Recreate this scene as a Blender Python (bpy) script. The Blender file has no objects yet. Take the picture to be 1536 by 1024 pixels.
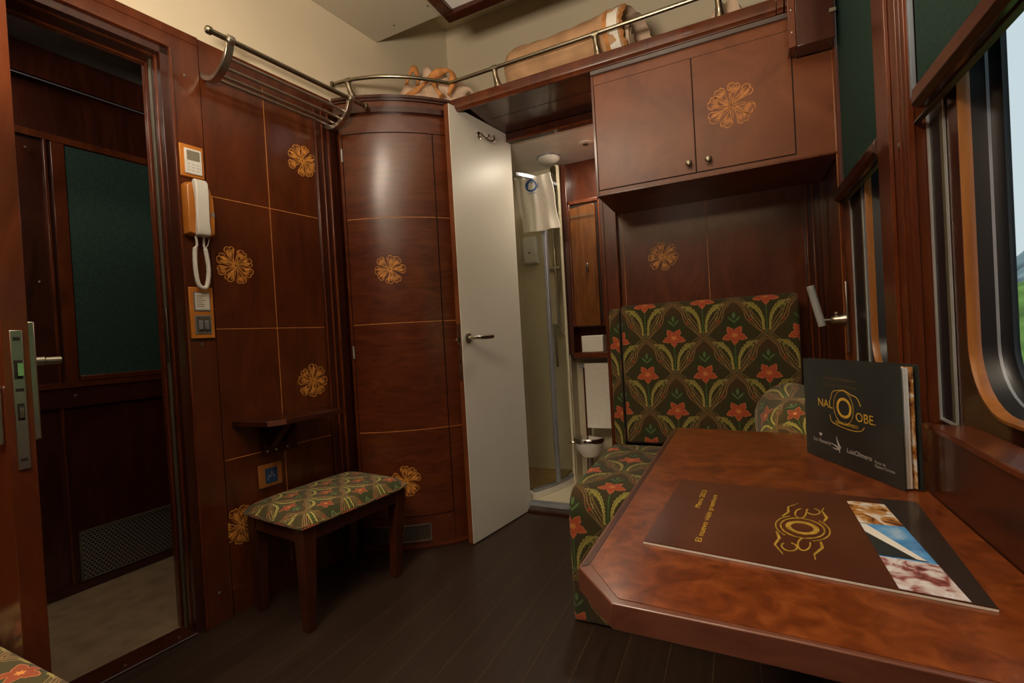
import bpy, bmesh, math, random
from mathutils import Vector, Matrix
from math import sin, cos, tan, pi, radians, sqrt, atan2, hypot
random.seed(7)
S = bpy.context.scene
COL = S.collection

# ------------------------------------------------------------------ camera
def cam_rows(yaw, pitch, roll):
    f = Vector((sin(yaw)*cos(pitch), cos(yaw)*cos(pitch), sin(pitch)))
    r = Vector((cos(yaw), -sin(yaw), 0)); u = r.cross(f)
    return cos(roll)*r + sin(roll)*u, -sin(roll)*r + cos(roll)*u, f
CR, CU, CF = cam_rows(radians(-25.4), radians(-.66), radians(-3.28))
cd = bpy.data.cameras.new('camera'); cam = bpy.data.objects.new('camera', cd); COL.objects.link(cam)
cd.sensor_width = 36; cd.lens = 705/1536*36; cd.clip_start = .02; cd.clip_end = 500
cam.matrix_world = Matrix(((CR.x, CU.x, -CF.x, 0), (CR.y, CU.y, -CF.y, 0), (CR.z, CU.z, -CF.z, 1.0), (0, 0, 0, 1)))
S.camera = cam

# ------------------------------------------------------------------ world, lamps, exposure
S.view_settings.view_transform = 'Standard'; S.view_settings.look = 'None'
S.view_settings.exposure = 0.0; S.view_settings.gamma = 1.0; S.view_settings.use_curve_mapping = False
W = bpy.data.worlds.new('sky'); S.world = W; W.use_nodes = True
nt = W.node_tree; bg = nt.nodes['Background']
tc = nt.nodes.new('ShaderNodeTexCoord'); sp = nt.nodes.new('ShaderNodeSeparateXYZ'); rp = nt.nodes.new('ShaderNodeValToRGB')
nt.links.new(tc.outputs['Generated'], sp.inputs[0]); nt.links.new(sp.outputs['Z'], rp.inputs[0]); nt.links.new(rp.outputs[0], bg.inputs[0])
rp.color_ramp.elements[0].color = (.62, .72, .74, 1); rp.color_ramp.elements[1].color = (.55, .68, .80, 1)
bg.inputs[1].default_value = 1.0
def area(name, loc, target, sx, sy, power, color):
    l = bpy.data.lights.new(name, 'AREA'); l.shape = 'RECTANGLE'; l.size = sx; l.size_y = sy; l.energy = power; l.color = color
    o = bpy.data.objects.new(name, l); COL.objects.link(o); o.location = loc
    o.rotation_euler = (Vector(target)-Vector(loc)).to_track_quat('-Z', 'Y').to_euler(); return o
WARM = (1.0, .86, .68)
area('added_bounce_fill', (-.38, -.08, 1.42), (-.38, -.08, 3), .4, .4, 78, WARM)  # added upward fill without a fixture, brightens the ceiling and upper walls
area('ceiling_strip_light', (-.90, -.25, 2.49), (-.90, -.25, 0), .34, 1.2, 22, WARM)
area('bathroom_lamp_light', (-.69, 2.62, 2.08), (-.80, 2.72, 0), .16, .16, 4.6, (1.0, .88, .68))
area('corridor_lamp_light', (-2.3, .55, 2.28), (-2.3, 1.0, 0), .3, .3, 3.6, (1.0, .85, .7))

# ------------------------------------------------------------------ material helpers
class Ex:
    """small expression wrapper that builds Math nodes"""
    nt = None
    def __init__(s, v): s.v = v
    def op(s, name, *a, clamp=False):
        n = Ex.nt.nodes.new('ShaderNodeMath'); n.operation = name; n.use_clamp = clamp
        for i, x in enumerate((s,)+a):
            x = x.v if isinstance(x, Ex) else x
            if isinstance(x, (int, float)): n.inputs[i].default_value = x
            else: Ex.nt.links.new(x, n.inputs[i])
        return Ex(n.outputs[0])
    def __add__(s, o): return s.op('ADD', o)
    __radd__ = __add__
    def __mul__(s, o): return s.op('MULTIPLY', o)
    __rmul__ = __mul__
    def __sub__(s, o): return s.op('SUBTRACT', o)
    def __rsub__(s, o): return Ex(o).op('SUBTRACT', s)
    def __truediv__(s, o): return s.op('DIVIDE', o)
    def abs(s): return s.op('ABSOLUTE')
    def sin(s): return s.op('SINE')
    def min(s, o): return s.op('MINIMUM', o)
    def max(s, o): return s.op('MAXIMUM', o)
    def lt(s, o): return s.op('LESS_THAN', o)
    def wrap(s, p): return s.op('WRAP', p/2, -p/2)
    def sqrt(s): return s.op('SQRT')
    def below(s, e, w):      # 1 where s<e, soft edge w
        return (Ex(e) - s).op('DIVIDE', w, clamp=False).op('ADD', .5, clamp=True)
def new_mat(name, rough=.5, metal=0, coat=0, color=(.5, .5, .5), spec=.5, coat_rough=.08):
    m = bpy.data.materials.new(name); m.use_nodes = True
    b = m.node_tree.nodes['Principled BSDF']
    b.inputs['Base Color'].default_value = (*color, 1); b.inputs['Roughness'].default_value = rough
    b.inputs['Metallic'].default_value = metal; b.inputs['Coat Weight'].default_value = coat
    b.inputs['Coat Roughness'].default_value = coat_rough; b.inputs['Specular IOR Level'].default_value = spec
    return m, m.node_tree, b
def coords(nt, scale=(1, 1, 1), kind='Object', rot=(0, 0, 0)):
    t = nt.nodes.new('ShaderNodeTexCoord'); mp = nt.nodes.new('ShaderNodeMapping')
    mp.inputs['Scale'].default_value = scale; mp.inputs['Rotation'].default_value = rot
    nt.links.new(t.outputs[kind], mp.inputs[0]); return mp.outputs[0]
def noise(nt, vec, scale, detail=4, rough=.5, dist=0):
    n = nt.nodes.new('ShaderNodeTexNoise'); nt.links.new(vec, n.inputs['Vector'])
    n.inputs['Scale'].default_value = scale; n.inputs['Detail'].default_value = detail
    n.inputs['Roughness'].default_value = rough; n.inputs['Distortion'].default_value = dist
    return n.outputs['Fac']
def ramp(nt, fac, stops):
    r = nt.nodes.new('ShaderNodeValToRGB'); e = r.color_ramp.elements
    while len(e) < len(stops): e.new(.5)
    for i, (p, c) in enumerate(stops): e[i].position = p; e[i].color = (*c, 1)
    nt.links.new(fac, r.inputs[0]); return r.outputs[0]
def mixc(nt, fac, a, b):
    m = nt.nodes.new('ShaderNodeMix'); m.data_type = 'RGBA'
    for sock, x in ((m.inputs[0], fac), (m.inputs[6], a), (m.inputs[7], b)):
        if isinstance(x, Ex): x = x.v
        if isinstance(x, tuple): sock.default_value = (*x, 1)
        elif isinstance(x, (int, float)): sock.default_value = x
        else: nt.links.new(x, sock)
    return m.outputs[2]
def bump(nt, b, h, strength=.2, dist=.002):
    n = nt.nodes.new('ShaderNodeBump'); n.inputs['Strength'].default_value = strength; n.inputs['Distance'].default_value = dist
    nt.links.new(h, n.inputs['Height']); nt.links.new(n.outputs[0], b.inputs['Normal'])
def simple(name, color, rough=.5, metal=0, coat=0, var=.06, scale=12, spec=.5):
    m, nt, b = new_mat(name, rough, metal, coat, color, spec)
    f = noise(nt, coords(nt), scale, 3)
    lo = tuple(max(0, c*(1-var*2)) for c in color); hi = tuple(min(1, c*(1+var*2)) for c in color)
    nt.links.new(ramp(nt, f, [(.3, lo), (.7, hi)]), b.inputs['Base Color'])
    return m
def wood(name, dark, mid, light, scale=(7, 7, 1.2), rough=.30, coat=.6, nscale=3.0, detail=7, dist=1.2, fig=0, coat_rough=.12, spec=.35):
    m, nt, b = new_mat(name, rough, 0, coat, mid, spec, coat_rough)
    v = coords(nt, scale)
    n1 = noise(nt, v, nscale, detail, .6, dist)
    c = ramp(nt, n1, [(.28, dark), (.5, mid), (.74, light)])
    if fig:
        n2 = noise(nt, coords(nt, (1.5, 1.5, 1.1)), 3.2, 3, .5, .4)
        c = mixc(nt, ramp(nt, n2, [(.35, (0, 0, 0)), (.68, (fig, fig, fig))]), c, dark)
    nt.links.new(c, b.inputs['Base Color'])
    return m
M = {}
M['mahogany'] = wood('mahogany', (.060, .0125, .0035), (.110, .024, .006), (.165, .040, .010), (5, 5, 1.3), nscale=2.2, fig=.45)
M['mahogany_dark'] = wood('mahogany_dark', (.026, .0055, .0028), (.045, .010, .0045), (.070, .016, .006), (6, 6, 1.0))
M['mahogany_red'] = wood('mahogany_red', (.070, .014, .0045), (.125, .027, .008), (.17, .040, .011), (8, 8, 1.2), rough=.25)
M['figured'] = wood('figured_mahogany', (.060, .0115, .003), (.105, .022, .0055), (.155, .036, .009), (2.6, 2.6, 11), rough=.30, coat=.7, nscale=2.0, detail=4, dist=1.6, fig=.3, coat_rough=.2)
M['cabinet_wood'] = wood('cabinet_wood', (.115, .030, .009), (.175, .048, .014), (.23, .068, .021), (2.5, 2.5, 2.5), nscale=2.0, detail=5, dist=.6, rough=.42, coat=.28, coat_rough=.25)
M['burl'] = wood('burl_veneer', (.075, .014, .003), (.165, .036, .007), (.27, .070, .014), (11, 11, 11), rough=.28, coat=.5, nscale=2.3, detail=4, dist=.9, coat_rough=.14)
M['rim_wood'] = wood('table_rim_wood', (.110, .036, .019), (.150, .052, .030), (.190, .068, .038), (3, 3, 8), rough=.30, coat=.5)
M['orange_wood'] = wood('honey_wood', (.22, .070, .014), (.33, .115, .024), (.42, .16, .036), (6, 6, 1), rough=.3)
M['frame_orange'] = simple('orange_lacquer', (.56, .19, .025), .35, coat=.3)
M['inlay'] = simple('inlay_wood', (.66, .28, .055), .45, var=.15, scale=60, spec=.3)
M['inlay_dim'] = simple('inlay_pale', (.55, .22, .065), .5, var=.1, scale=60, spec=.3)
M['groove'] = simple('shadow_gap', (.010, .004, .002), .8)
M['nickel'] = simple('brushed_nickel', (.55, .50, .42), .30, 1, var=.04)
M['chrome'] = simple('chrome', (.75, .75, .74), .12, 1, var=.02)
M['brass_dark'] = simple('antique_nickel', (.33, .29, .21), .28, 1, var=.05)
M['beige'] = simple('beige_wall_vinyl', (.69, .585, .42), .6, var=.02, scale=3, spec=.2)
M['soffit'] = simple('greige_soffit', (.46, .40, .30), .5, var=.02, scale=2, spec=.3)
M['cream'] = simple('cream_bathroom_wall', (.66, .59, .42), .32, var=.02, scale=2)
M['white_door'] = simple('white_laminate', (.74, .70, .61), .38, var=.012, scale=3)
M['white'] = simple('white_plastic', (.78, .75, .68), .35, var=.02)
M['paper'] = simple('paper', (.72, .68, .60), .7, var=.03)
M['black'] = simple('black_rubber', (.008, .010, .014), .35)
M['grey_strip'] = simple('aluminium_strip', (.36, .38, .43), .38, .6)
M['strip_dark'] = simple('dull_bronze_strip', (.12, .095, .088), .3, .3)
M['bluegrey'] = simple('painted_guide', (.20, .23, .27), .4)
M['pale_strip'] = simple('pale_channel', (.62, .66, .66), .35, .5)
M['olive_strip'] = simple('olive_track', (.105, .092, .055), .5)
M['green_blind'] = simple('green_blind_fabric', (.030, .060, .048), .85, var=.08, scale=90, spec=.1)
M['dark_panel'] = simple('dark_display', (.10, .085, .06), .3)
M['corr_ceiling'] = simple('corridor_ceiling', (.20, .18, .16), .7, spec=.2)
M['corr_floor'] = simple('corridor_carpet', (.24, .165, .098), .95, var=.08, scale=14, spec=.1)
M['towel'] = simple('white_towelling', (.78, .73, .64), .95, var=.04, scale=150, spec=.1)
M['blue'] = simple('blue_print', (.02, .10, .33), .8)
M['blanket'] = simple('tan_fleece', (.47, .275, .145), .95, var=.10, scale=9, spec=.1)
M['blanket_pale'] = simple('pale_fleece', (.62, .45, .32), .95, var=.10, scale=12, spec=.1)
M['blanket_band'] = simple('orange_binding', (.52, .22, .07), .7, var=.12, scale=30, spec=.2)
M['teak'] = wood('teak_slats', (.20, .12, .04), (.33, .20, .075), (.42, .28, .11), (2, 40, 2), rough=.5, coat=.1)
M['cover_dark'] = simple('charcoal_cover', (.022, .026, .024), .38, var=.2, scale=8, coat=.2)
M['gold'] = simple('gold_ink', (.62, .38, .045), .4, var=.12, scale=80)
M['gold_dull'] = simple('dull_gold_ink', (.40, .24, .035), .4, var=.2, scale=80)
M['silver'] = simple('silver_ink', (.45, .44, .40), .5)
M['bronze_ink'] = simple('bronze_ink', (.16, .10, .045), .6)
M['folder_brown'] = wood('folder_brown', (.060, .016, .008), (.090, .024, .010), (.115, .033, .013), (2, 2, 2), nscale=1.5, rough=.30, coat=.5, detail=2)
M['folder_dark'] = simple('folder_dark_band', (.028, .018, .014), .35, coat=.4)
M['grass'] = simple('meadow', (.16, .26, .05), .9, var=.35, scale=.25, spec=.1)
M['rockhill'] = simple('grey_hillside', (.20, .25, .25), .9, var=.4, scale=.12, spec=.1)
# floor: dark brown planks running toward the back wall
def plank_mat():
    m, nt, b = new_mat('dark_planks', .42, 0, .15, (.03, .015, .008), .4, .3)
    Ex.nt = nt
    t = nt.nodes.new('ShaderNodeTexCoord'); s = nt.nodes.new('ShaderNodeSeparateXYZ'); nt.links.new(t.outputs['Object'], s.inputs[0])
    x, y = Ex(s.outputs[0]), Ex(s.outputs[1])
    f = (x + .04).wrap(.125).abs()
    seam = f.op('GREATER_THAN', .0617)
    idx = ((x + .04)/.125).op('ROUND')
    n1 = noise(nt, coords(nt, (30, 1.6, 1)), 2.0, 5, .6, .4)
    c = ramp(nt, n1, [(.3, (.019, .0098, .0062)), (.7, (.036, .020, .0125))])
    wn = nt.nodes.new('ShaderNodeTexWhiteNoise'); wn.noise_dimensions = '1D'; nt.links.new(idx.v, wn.inputs['W'])
    c = mixc(nt, (Ex(wn.outputs['Value'])*.35), c, (.045, .026, .016))
    c = mixc(nt, seam*.9, c, (.13, .080, .045))
    nt.links.new(c, b.inputs['Base Color']); bump(nt, b, n1, .15, .001); return m
M['planks'] = plank_mat()
# perforated grille
def grille_mat(name, fine, metal_c):
    m, nt, b = new_mat(name, .4, .6, 0, metal_c); Ex.nt = nt
    t = nt.nodes.new('ShaderNodeTexCoord'); s = nt.nodes.new('ShaderNodeSeparateXYZ'); nt.links.new(t.outputs['UV'], s.inputs[0])
    u, v = Ex(s.outputs[0]), Ex(s.outputs[1])
    row = (v/fine).op('FLOOR')
    uu = (u + row*(fine*.75)).wrap(fine*1.5); vv = v.op('WRAP', fine, 0) - fine/2
    d = ((uu*uu)*.45 + vv*vv).sqrt()
    nt.links.new(mixc(nt, d.lt(fine*.33), metal_c, (.006, .005, .004)), b.inputs['Base Color']); return m
M['grille'] = grille_mat('perforated_grille', .011, (.30, .27, .23))
# patterned upholstery: staggered red flowers inside an ogee lattice with scrolled leaves
def fabric_mat(name, sc=1.0, u0=0, v0=0, bright=1.0):
    m, nt, b = new_mat(name, .9, 0, 0, (.05, .03, .01), .15)
    b.inputs['Sheen Weight'].default_value = .15
    Ex.nt = nt
    t = nt.nodes.new('ShaderNodeTexCoord'); s = nt.nodes.new('ShaderNodeSeparateXYZ'); nt.links.new(t.outputs['UV'], s.inputs[0])
    wob = noise(nt, coords(nt, (1, 1, 1), 'UV'), 55, 2)
    wob2 = noise(nt, coords(nt, (1, 1, 1), 'UV'), 140, 2)
    w = (Ex(wob) - .5)
    u = (Ex(s.outputs[0]) - u0)/sc + w*.006; v = (Ex(s.outputs[1]) - v0)/sc + (Ex(wob2)-.5)*.005
    Wc, Hc = .250, .331
    xa, ya = u.wrap(Wc), v.wrap(Hc); xb, yb = (u + Wc/2).wrap(Wc), (v + Hc/2).wrap(Hc)
    ta = ya.abs()/(Hc/2); ta = ta + (ta*2*pi).sin()*.07
    sel = (xa.abs()/(Wc/2) + ta).lt(1.0); inv = 1 - sel
    x = xa*sel + xb*inv; y = ya*sel + yb*inv; ax = x.abs()
    tt = y.abs()/(Hc/2); tt = tt + (tt*2*pi).sin()*.07
    d = 1 - (ax/(Wc/2) + tt)
    k = bright
    # ground
    gnd = mixc(nt, (y + .02 - ax*.5).below(.03, .10)*.5, (.072*k, .042*k, .016*k), (.030*k, .046*k, .016*k))
    up = ((ax*ax*1.2 + (y-.045)*(y-.045)).sqrt()).below(.050, .02)
    gnd = mixc(nt, up*.7, gnd, (.028*k, .052*k, .019*k))
    gnd = mixc(nt, Ex(wob2)*.4, gnd, (.048*k, .034*k, .014*k))
    # lattice vines
    l1 = (d - .045 - (y*95).sin()*.018).abs().below(.017, .010); l2 = (d - .14 + (y*70).sin()*.03).abs().below(.015, .010)
    l3 = (d - .085).abs().below(.008, .008)
    col = mixc(nt, (l1.max(l2))*.9, gnd, (.27*k, .155*k, .062*k))
    col = mixc(nt, l3*.55, col, (.21*k, .16*k, .050*k))
    # knot berries and buds on the vines
    kn = ((ax-.062)*(ax-.062) + (y-.062)*(y-.062)).sqrt().below(.0065, .003)
    col = mixc(nt, kn, col, (.26*k, .060*k, .022*k))
    for bx, by, r in ((.078, -.075, .010), (.058, -.095, .008), (.085, -.035, .007)):
        rr = ((ax-bx)*(ax-bx)*2.2 + (y-by)*(y-by)).sqrt()
        col = mixc(nt, (rr - r).abs().below(.0022, .002), col, (.30*k, .24*k, .09*k))
    # stem
    col = mixc(nt, ax.below(.0022, .002)*(y.below(-.03, .004)), col, (.06*k, .13*k, .035*k))
    # scrolled leaves
    s1 = ((y + .150)/.105).op('MAXIMUM', 0).op('MINIMUM', 1.25)
    xc = s1*s1*s1*.036 + .012
    wd = (s1*s1*.0088 + .0018) + (y*520).sin()*.0022*s1
    rng = y.below(-.028, .005)*(1 - y.below(-.150, .004))
    leaf = ((ax - xc).abs() - wd).below(0, .003)*rng
    rib = ((ax - xc)*1.0 - .002).abs().below(.0018, .0015)*rng
    edge = ((ax - xc).abs() - wd).abs().below(.0016, .0016)*rng
    curl = (((ax-.060)*(ax-.060) + (y+.050)*(y+.050)).sqrt() + (y*600).sin()*.0015).below(.0125, .003)
    curl_in = (((ax-.060)*(ax-.060) + (y+.056)*(y+.056)).sqrt()).below(.007, .003)
    col = mixc(nt, leaf.max(curl), col, (.215*k, .180*k, .045*k))
    col = mixc(nt, (rib.max(edge))*.8, col, (.42*k, .36*k, .09*k))
    col = mixc(nt, curl_in*.8, col, (.045*k, .05*k, .015*k))
    # sprout above the flower
    sp1 = ((ax*1.0 - (y-.052)*.85).abs() + (y-.066).abs()*.25).below(.0055, .003)
    sp2 = ((ax*2.2).op('MULTIPLY', ax*2.2) + (y-.084)*(y-.084)).sqrt().below(.013, .003)
    col = mixc(nt, (sp1*(y.below(.078, .003))).max(sp2), col, (.10*k, .165*k, .060*k))
    # flower
    ang = (y + .002).op('ARCTAN2', x); r = ((x*x) + ((y+.002)*1.22)*((y+.002)*1.22)).sqrt()
    R = (ang*5).sin()*-.0105 + .0375 + (ang*15).sin()*.0020 + (ang*2).sin().abs()*.002
    fl = (r - R).below(0, .002)
    fl_in = (r - R*.62 + (ang*11).sin()*.0025).abs().below(.0022, .002)
    col = mixc(nt, fl, col, (.44/k**.5, .088, .036))
    col = mixc(nt, fl_in*.7, col, (.27*k, .045*k, .012*k))
    col = mixc(nt, (r - .010 + (ang*8).sin()*.003).below(0, .002)*.8, col, (.60*k, .26*k, .06*k))
    col = mixc(nt, ((r - R).abs().below(.0012, .001))*.8, col, (.62*k, .24*k, .09*k))
    nt.links.new(col, b.inputs['Base Color']); bump(nt, b, wob2, .25, .001)
    return m
# ------------------------------------------------------------------ geometry helpers
X0 = -1.89545; TL = radians(6.5)
def L(y, w, z):      # left (corridor side) wall frame: y runs along the wall, w out into the room
    return Vector((X0 + y*tan(TL) + w*cos(TL), y - w*sin(TL), z))
def K(y, w, z):      # corridor outer wall frame
    a = math.atan(.0605); return Vector((-2.699 + .0605*y + w*cos(a), y - w*sin(a), z))
def wld(x, y, z): return Vector((x, y, z))
class MB:
    def __init__(s, xf=None): s.v = []; s.f = []; s.uv = []; s.mi = []; s.mats = []; s.sm = []; s.xf = xf or wld; s.cur = 0
    def mat(s, m):
        if m not in s.mats: s.mats.append(m)
        s.cur = s.mats.index(m); return s
    def vert(s, p, raw=False): s.v.append(Vector(p) if raw else s.xf(*p)); return len(s.v)-1
    def face(s, idx, uv=None, smooth=False): s.f.append(tuple(idx)); s.uv.append(uv); s.mi.append(s.cur); s.sm.append(smooth)
    def box(s, x0, x1, y0, y1, z0, z1):
        i = [s.vert(p) for p in ((x0,y0,z0),(x1,y0,z0),(x1,y1,z0),(x0,y1,z0),(x0,y0,z1),(x1,y0,z1),(x1,y1,z1),(x0,y1,z1))]
        def q(a, uvs): s.face([i[k] for k in a], uvs)
        q((0,3,2,1), [(x0,y0),(x0,y1),(x1,y1),(x1,y0)]); q((4,5,6,7), [(x0,y0),(x1,y0),(x1,y1),(x0,y1)])
        q((0,1,5,4), [(x0,z0),(x1,z0),(x1,z1),(x0,z1)]); q((2,3,7,6), [(x1,z0),(x0,z0),(x0,z1),(x1,z1)])
        q((1,2,6,5), [(y0,z0),(y1,z0),(y1,z1),(y0,z1)]); q((3,0,4,7), [(y1,z0),(y0,z0),(y0,z1),(y1,z1)])
        return s
    def prism(s, poly, z0, z1):      # poly in the first two coordinates
        n = len(poly); a = [s.vert((p[0], p[1], z0)) for p in poly]; b = [s.vert((p[0], p[1], z1)) for p in poly]
        s.face(a[::-1], [tuple(p[:2]) for p in poly][::-1]); s.face(b, [tuple(p[:2]) for p in poly]); acc = 0
        for k in range(n):
            j = (k+1) % n; l = hypot(poly[j][0]-poly[k][0], poly[j][1]-poly[k][1])
            s.face((a[k], a[j], b[j], b[k]), [(acc, z0), (acc+l, z0), (acc+l, z1), (acc, z1)]); acc += l
        return s
    def extr(s, prof, a0, a1, axis='x', smooth=True, cap=True):   # profile in the other two axes, swept along axis, UV = (axis, arc length)
        n = len(prof)
        def P(a, p):
            if axis == 'x': return (a, p[0], p[1])
            if axis == 'y': return (p[0], a, p[1])
            return (p[0], p[1], a)
        A = [s.vert(P(a0, p)) for p in prof]; B = [s.vert(P(a1, p)) for p in prof]; acc = 0
        for k in range(n):
            j = (k+1) % n; l = hypot(prof[j][0]-prof[k][0], prof[j][1]-prof[k][1])
            s.face((A[k], A[j], B[j], B[k]), [(a0, acc), (a0, acc+l), (a1, acc+l), (a1, acc)], smooth and l < .03); acc += l
        if cap:
            s.face(A[::-1], [tuple(p) for p in prof][::-1]); s.face(B, [tuple(p) for p in prof])
        return s
    def tube(s, pts, r, seg=10, closed=False, raw=False, caps=True):
        P = [Vector(p) if raw else s.xf(*p) for p in pts]; n = len(P); rs = r if isinstance(r, (list, tuple)) else [r]*n
        up = Vector((0, 0, 1)); rings = []; prev = None; acc = 0
        for k in range(n):
            d = (P[min(k+1, n-1)]-P[max(k-1, 0)]) if not closed else (P[(k+1) % n]-P[k-1])
            d.normalize()
            if prev is None:
                a = d.cross(up)
                if a.length < .1: a = d.cross(Vector((1, 0, 0)))
            else: a = prev - d*prev.dot(d)
            a.normalize(); prev = a; b = d.cross(a)
            rings.append([s.vert(P[k] + (a*cos(2*pi*q/seg) + b*sin(2*pi*q/seg))*rs[k], True) for q in range(seg)])
        m = n if closed else n-1
        for k in range(m):
            A, B = rings[k], rings[(k+1) % n]; l = (P[(k+1) % n]-P[k]).length
            for q in range(seg):
                j = (q+1) % seg; c = 2*pi*rs[k]/seg
                s.face((A[q], A[j], B[j], B[q]), [(q*c, acc), ((q+1)*c, acc), ((q+1)*c, acc+l), (q*c, acc+l)], True)
            acc += l
        if caps and not closed: s.face(rings[0][::-1]); s.face(rings[-1])
        return s
    def lathe(s, c, axis, prof, seg=24):   # prof: (radius, offset along axis)
        c = s.xf(*c); axis = Vector(axis).normalized(); a = axis.cross(Vector((0, 0, 1)))
        if a.length < .1: a = Vector((1, 0, 0))
        a.normalize(); b = axis.cross(a); rings = []
        for r, h in prof: rings.append([s.vert(c + axis*h + (a*cos(2*pi*q/seg)+b*sin(2*pi*q/seg))*max(r, 1e-5), True) for q in range(seg)])
        for A, B in zip(rings, rings[1:]):
            for q in range(seg): j = (q+1) % seg; s.face((A[q], A[j], B[j], B[q]), None, True)
        s.face(rings[0][::-1]); s.face(rings[-1]); return s
    def build(s, name, m=None, parent=None, bevel=0, seg=2, subsurf=0):
        me = bpy.data.meshes.new(name)
        me.from_pydata([tuple(v) for v in s.v], [], s.f)
        if m and not s.mats: s.mats = [m]
        for k in s.mats: me.materials.append(M[k])
        uvl = me.uv_layers.new(name='UVMap')
        for p, mi, uv, sm in zip(me.polygons, s.mi, s.uv, s.sm):
            p.material_index = mi; p.use_smooth = sm
            if uv:
                for li, c in zip(p.loop_indices, uv): uvl.data[li].uv = c
        bm = bmesh.new(); bm.from_mesh(me); bmesh.ops.recalc_face_normals(bm, faces=bm.faces); bm.to_mesh(me); bm.free()
        me.set_sharp_from_angle(angle=radians(38))
        o = bpy.data.objects.new(name, me); COL.objects.link(o)
        if parent: o.parent = parent; o.matrix_parent_inverse = Matrix.Translation(-true_loc(parent))
        if bevel:
            b = o.modifiers.new('bevel', 'BEVEL'); b.width = bevel; b.segments = seg; b.limit_method = 'ANGLE'; b.angle_limit = radians(40); b.harden_normals = False
        if subsurf:
            b = o.modifiers.new('sub', 'SUBSURF'); b.levels = subsurf; b.render_levels = subsurf
        return o
def true_loc(o):
    return Vector(o.location) if o.type == 'EMPTY' else Vector((0, 0, 0))
def thing(name, label, cat, loc, group=None):
    o = bpy.data.objects.new(name, None); COL.objects.link(o); o.location = loc; o.empty_display_size = .05
    o['label'] = label; o['category'] = cat
    if group: o['group'] = group
    return o
def tag(o, label, cat, group=None):
    o['label'] = label; o['category'] = cat
    if group: o['group'] = group
    return o
def struct(o, label=None, cat=None):
    o['kind'] = 'structure'
    o['label'] = label or o.name.replace('_', ' ')
    o['category'] = cat or o.name.split('.')[0].split('_')[0]
    return o
def plab(o, label): o['label'] = label; return o
def qbez(a, b, c, n=8):
    a, b, c = Vector(a), Vector(b), Vector(c); return [(1-t)**2*a + 2*t*(1-t)*b + t*t*c for t in [k/n for k in range(n+1)]]
def catmull(pts, n=6, closed=False):
    P = [Vector(p) for p in pts]; out = []; N = len(P)
    rng = N if closed else N-1
    for i in range(rng):
        g = (lambda k: P[k % N]) if closed else (lambda k: P[min(max(k, 0), N-1)])
        p0, p1, p2, p3 = g(i-1), g(i), g(i+1), g(i+2)
        for k in range(n):
            t = k/n; out.append(.5*((2*p1)+(p2-p0)*t+(2*p0-5*p1+4*p2-p3)*t*t+(3*p1-p0-3*p2+p3)*t**3))
    if not closed: out.append(P[-1])
    return out
# flat thin shapes on a surface (inlay, print): surf(a, b, h) -> world
def ribbon(mb, surf, pts, w, h=.0008, closed=False):
    P = [Vector((p[0], p[1])) for p in pts]; n = len(P); Lf = []; Rt = []
    for k in range(n):
        d = (P[(k+1) % n]-P[k-1]) if closed else (P[min(k+1, n-1)]-P[max(k-1, 0)])
        if d.length < 1e-9: d = Vector((1, 0))
        d.normalize(); nn = Vector((-d.y, d.x)); ww = w[k] if isinstance(w, list) else w
        Lf.append(P[k]+nn*ww/2); Rt.append(P[k]-nn*ww/2)
    def strip(hh): return [mb.vert(surf(p.x, p.y, hh), True) for p in Lf], [mb.vert(surf(p.x, p.y, hh), True) for p in Rt]
    a, b = strip(h); c, d2 = strip(0)
    m = n if closed else n-1
    for k in range(m):
        j = (k+1) % n
        mb.face((a[k], b[k], b[j], a[j])); mb.face((a[j], c[j], c[k], a[k])); mb.face((b[k], d2[k], d2[j], b[j]))
def blob(mb, surf, pts, h=.0008):
    a = [mb.vert(surf(p[0], p[1], h), True) for p in pts]; b = [mb.vert(surf(p[0], p[1], 0), True) for p in pts]; mb.face(a); n = len(pts)
    for k in range(n): mb.face((a[k], b[k], b[(k+1) % n], a[(k+1) % n]))
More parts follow.
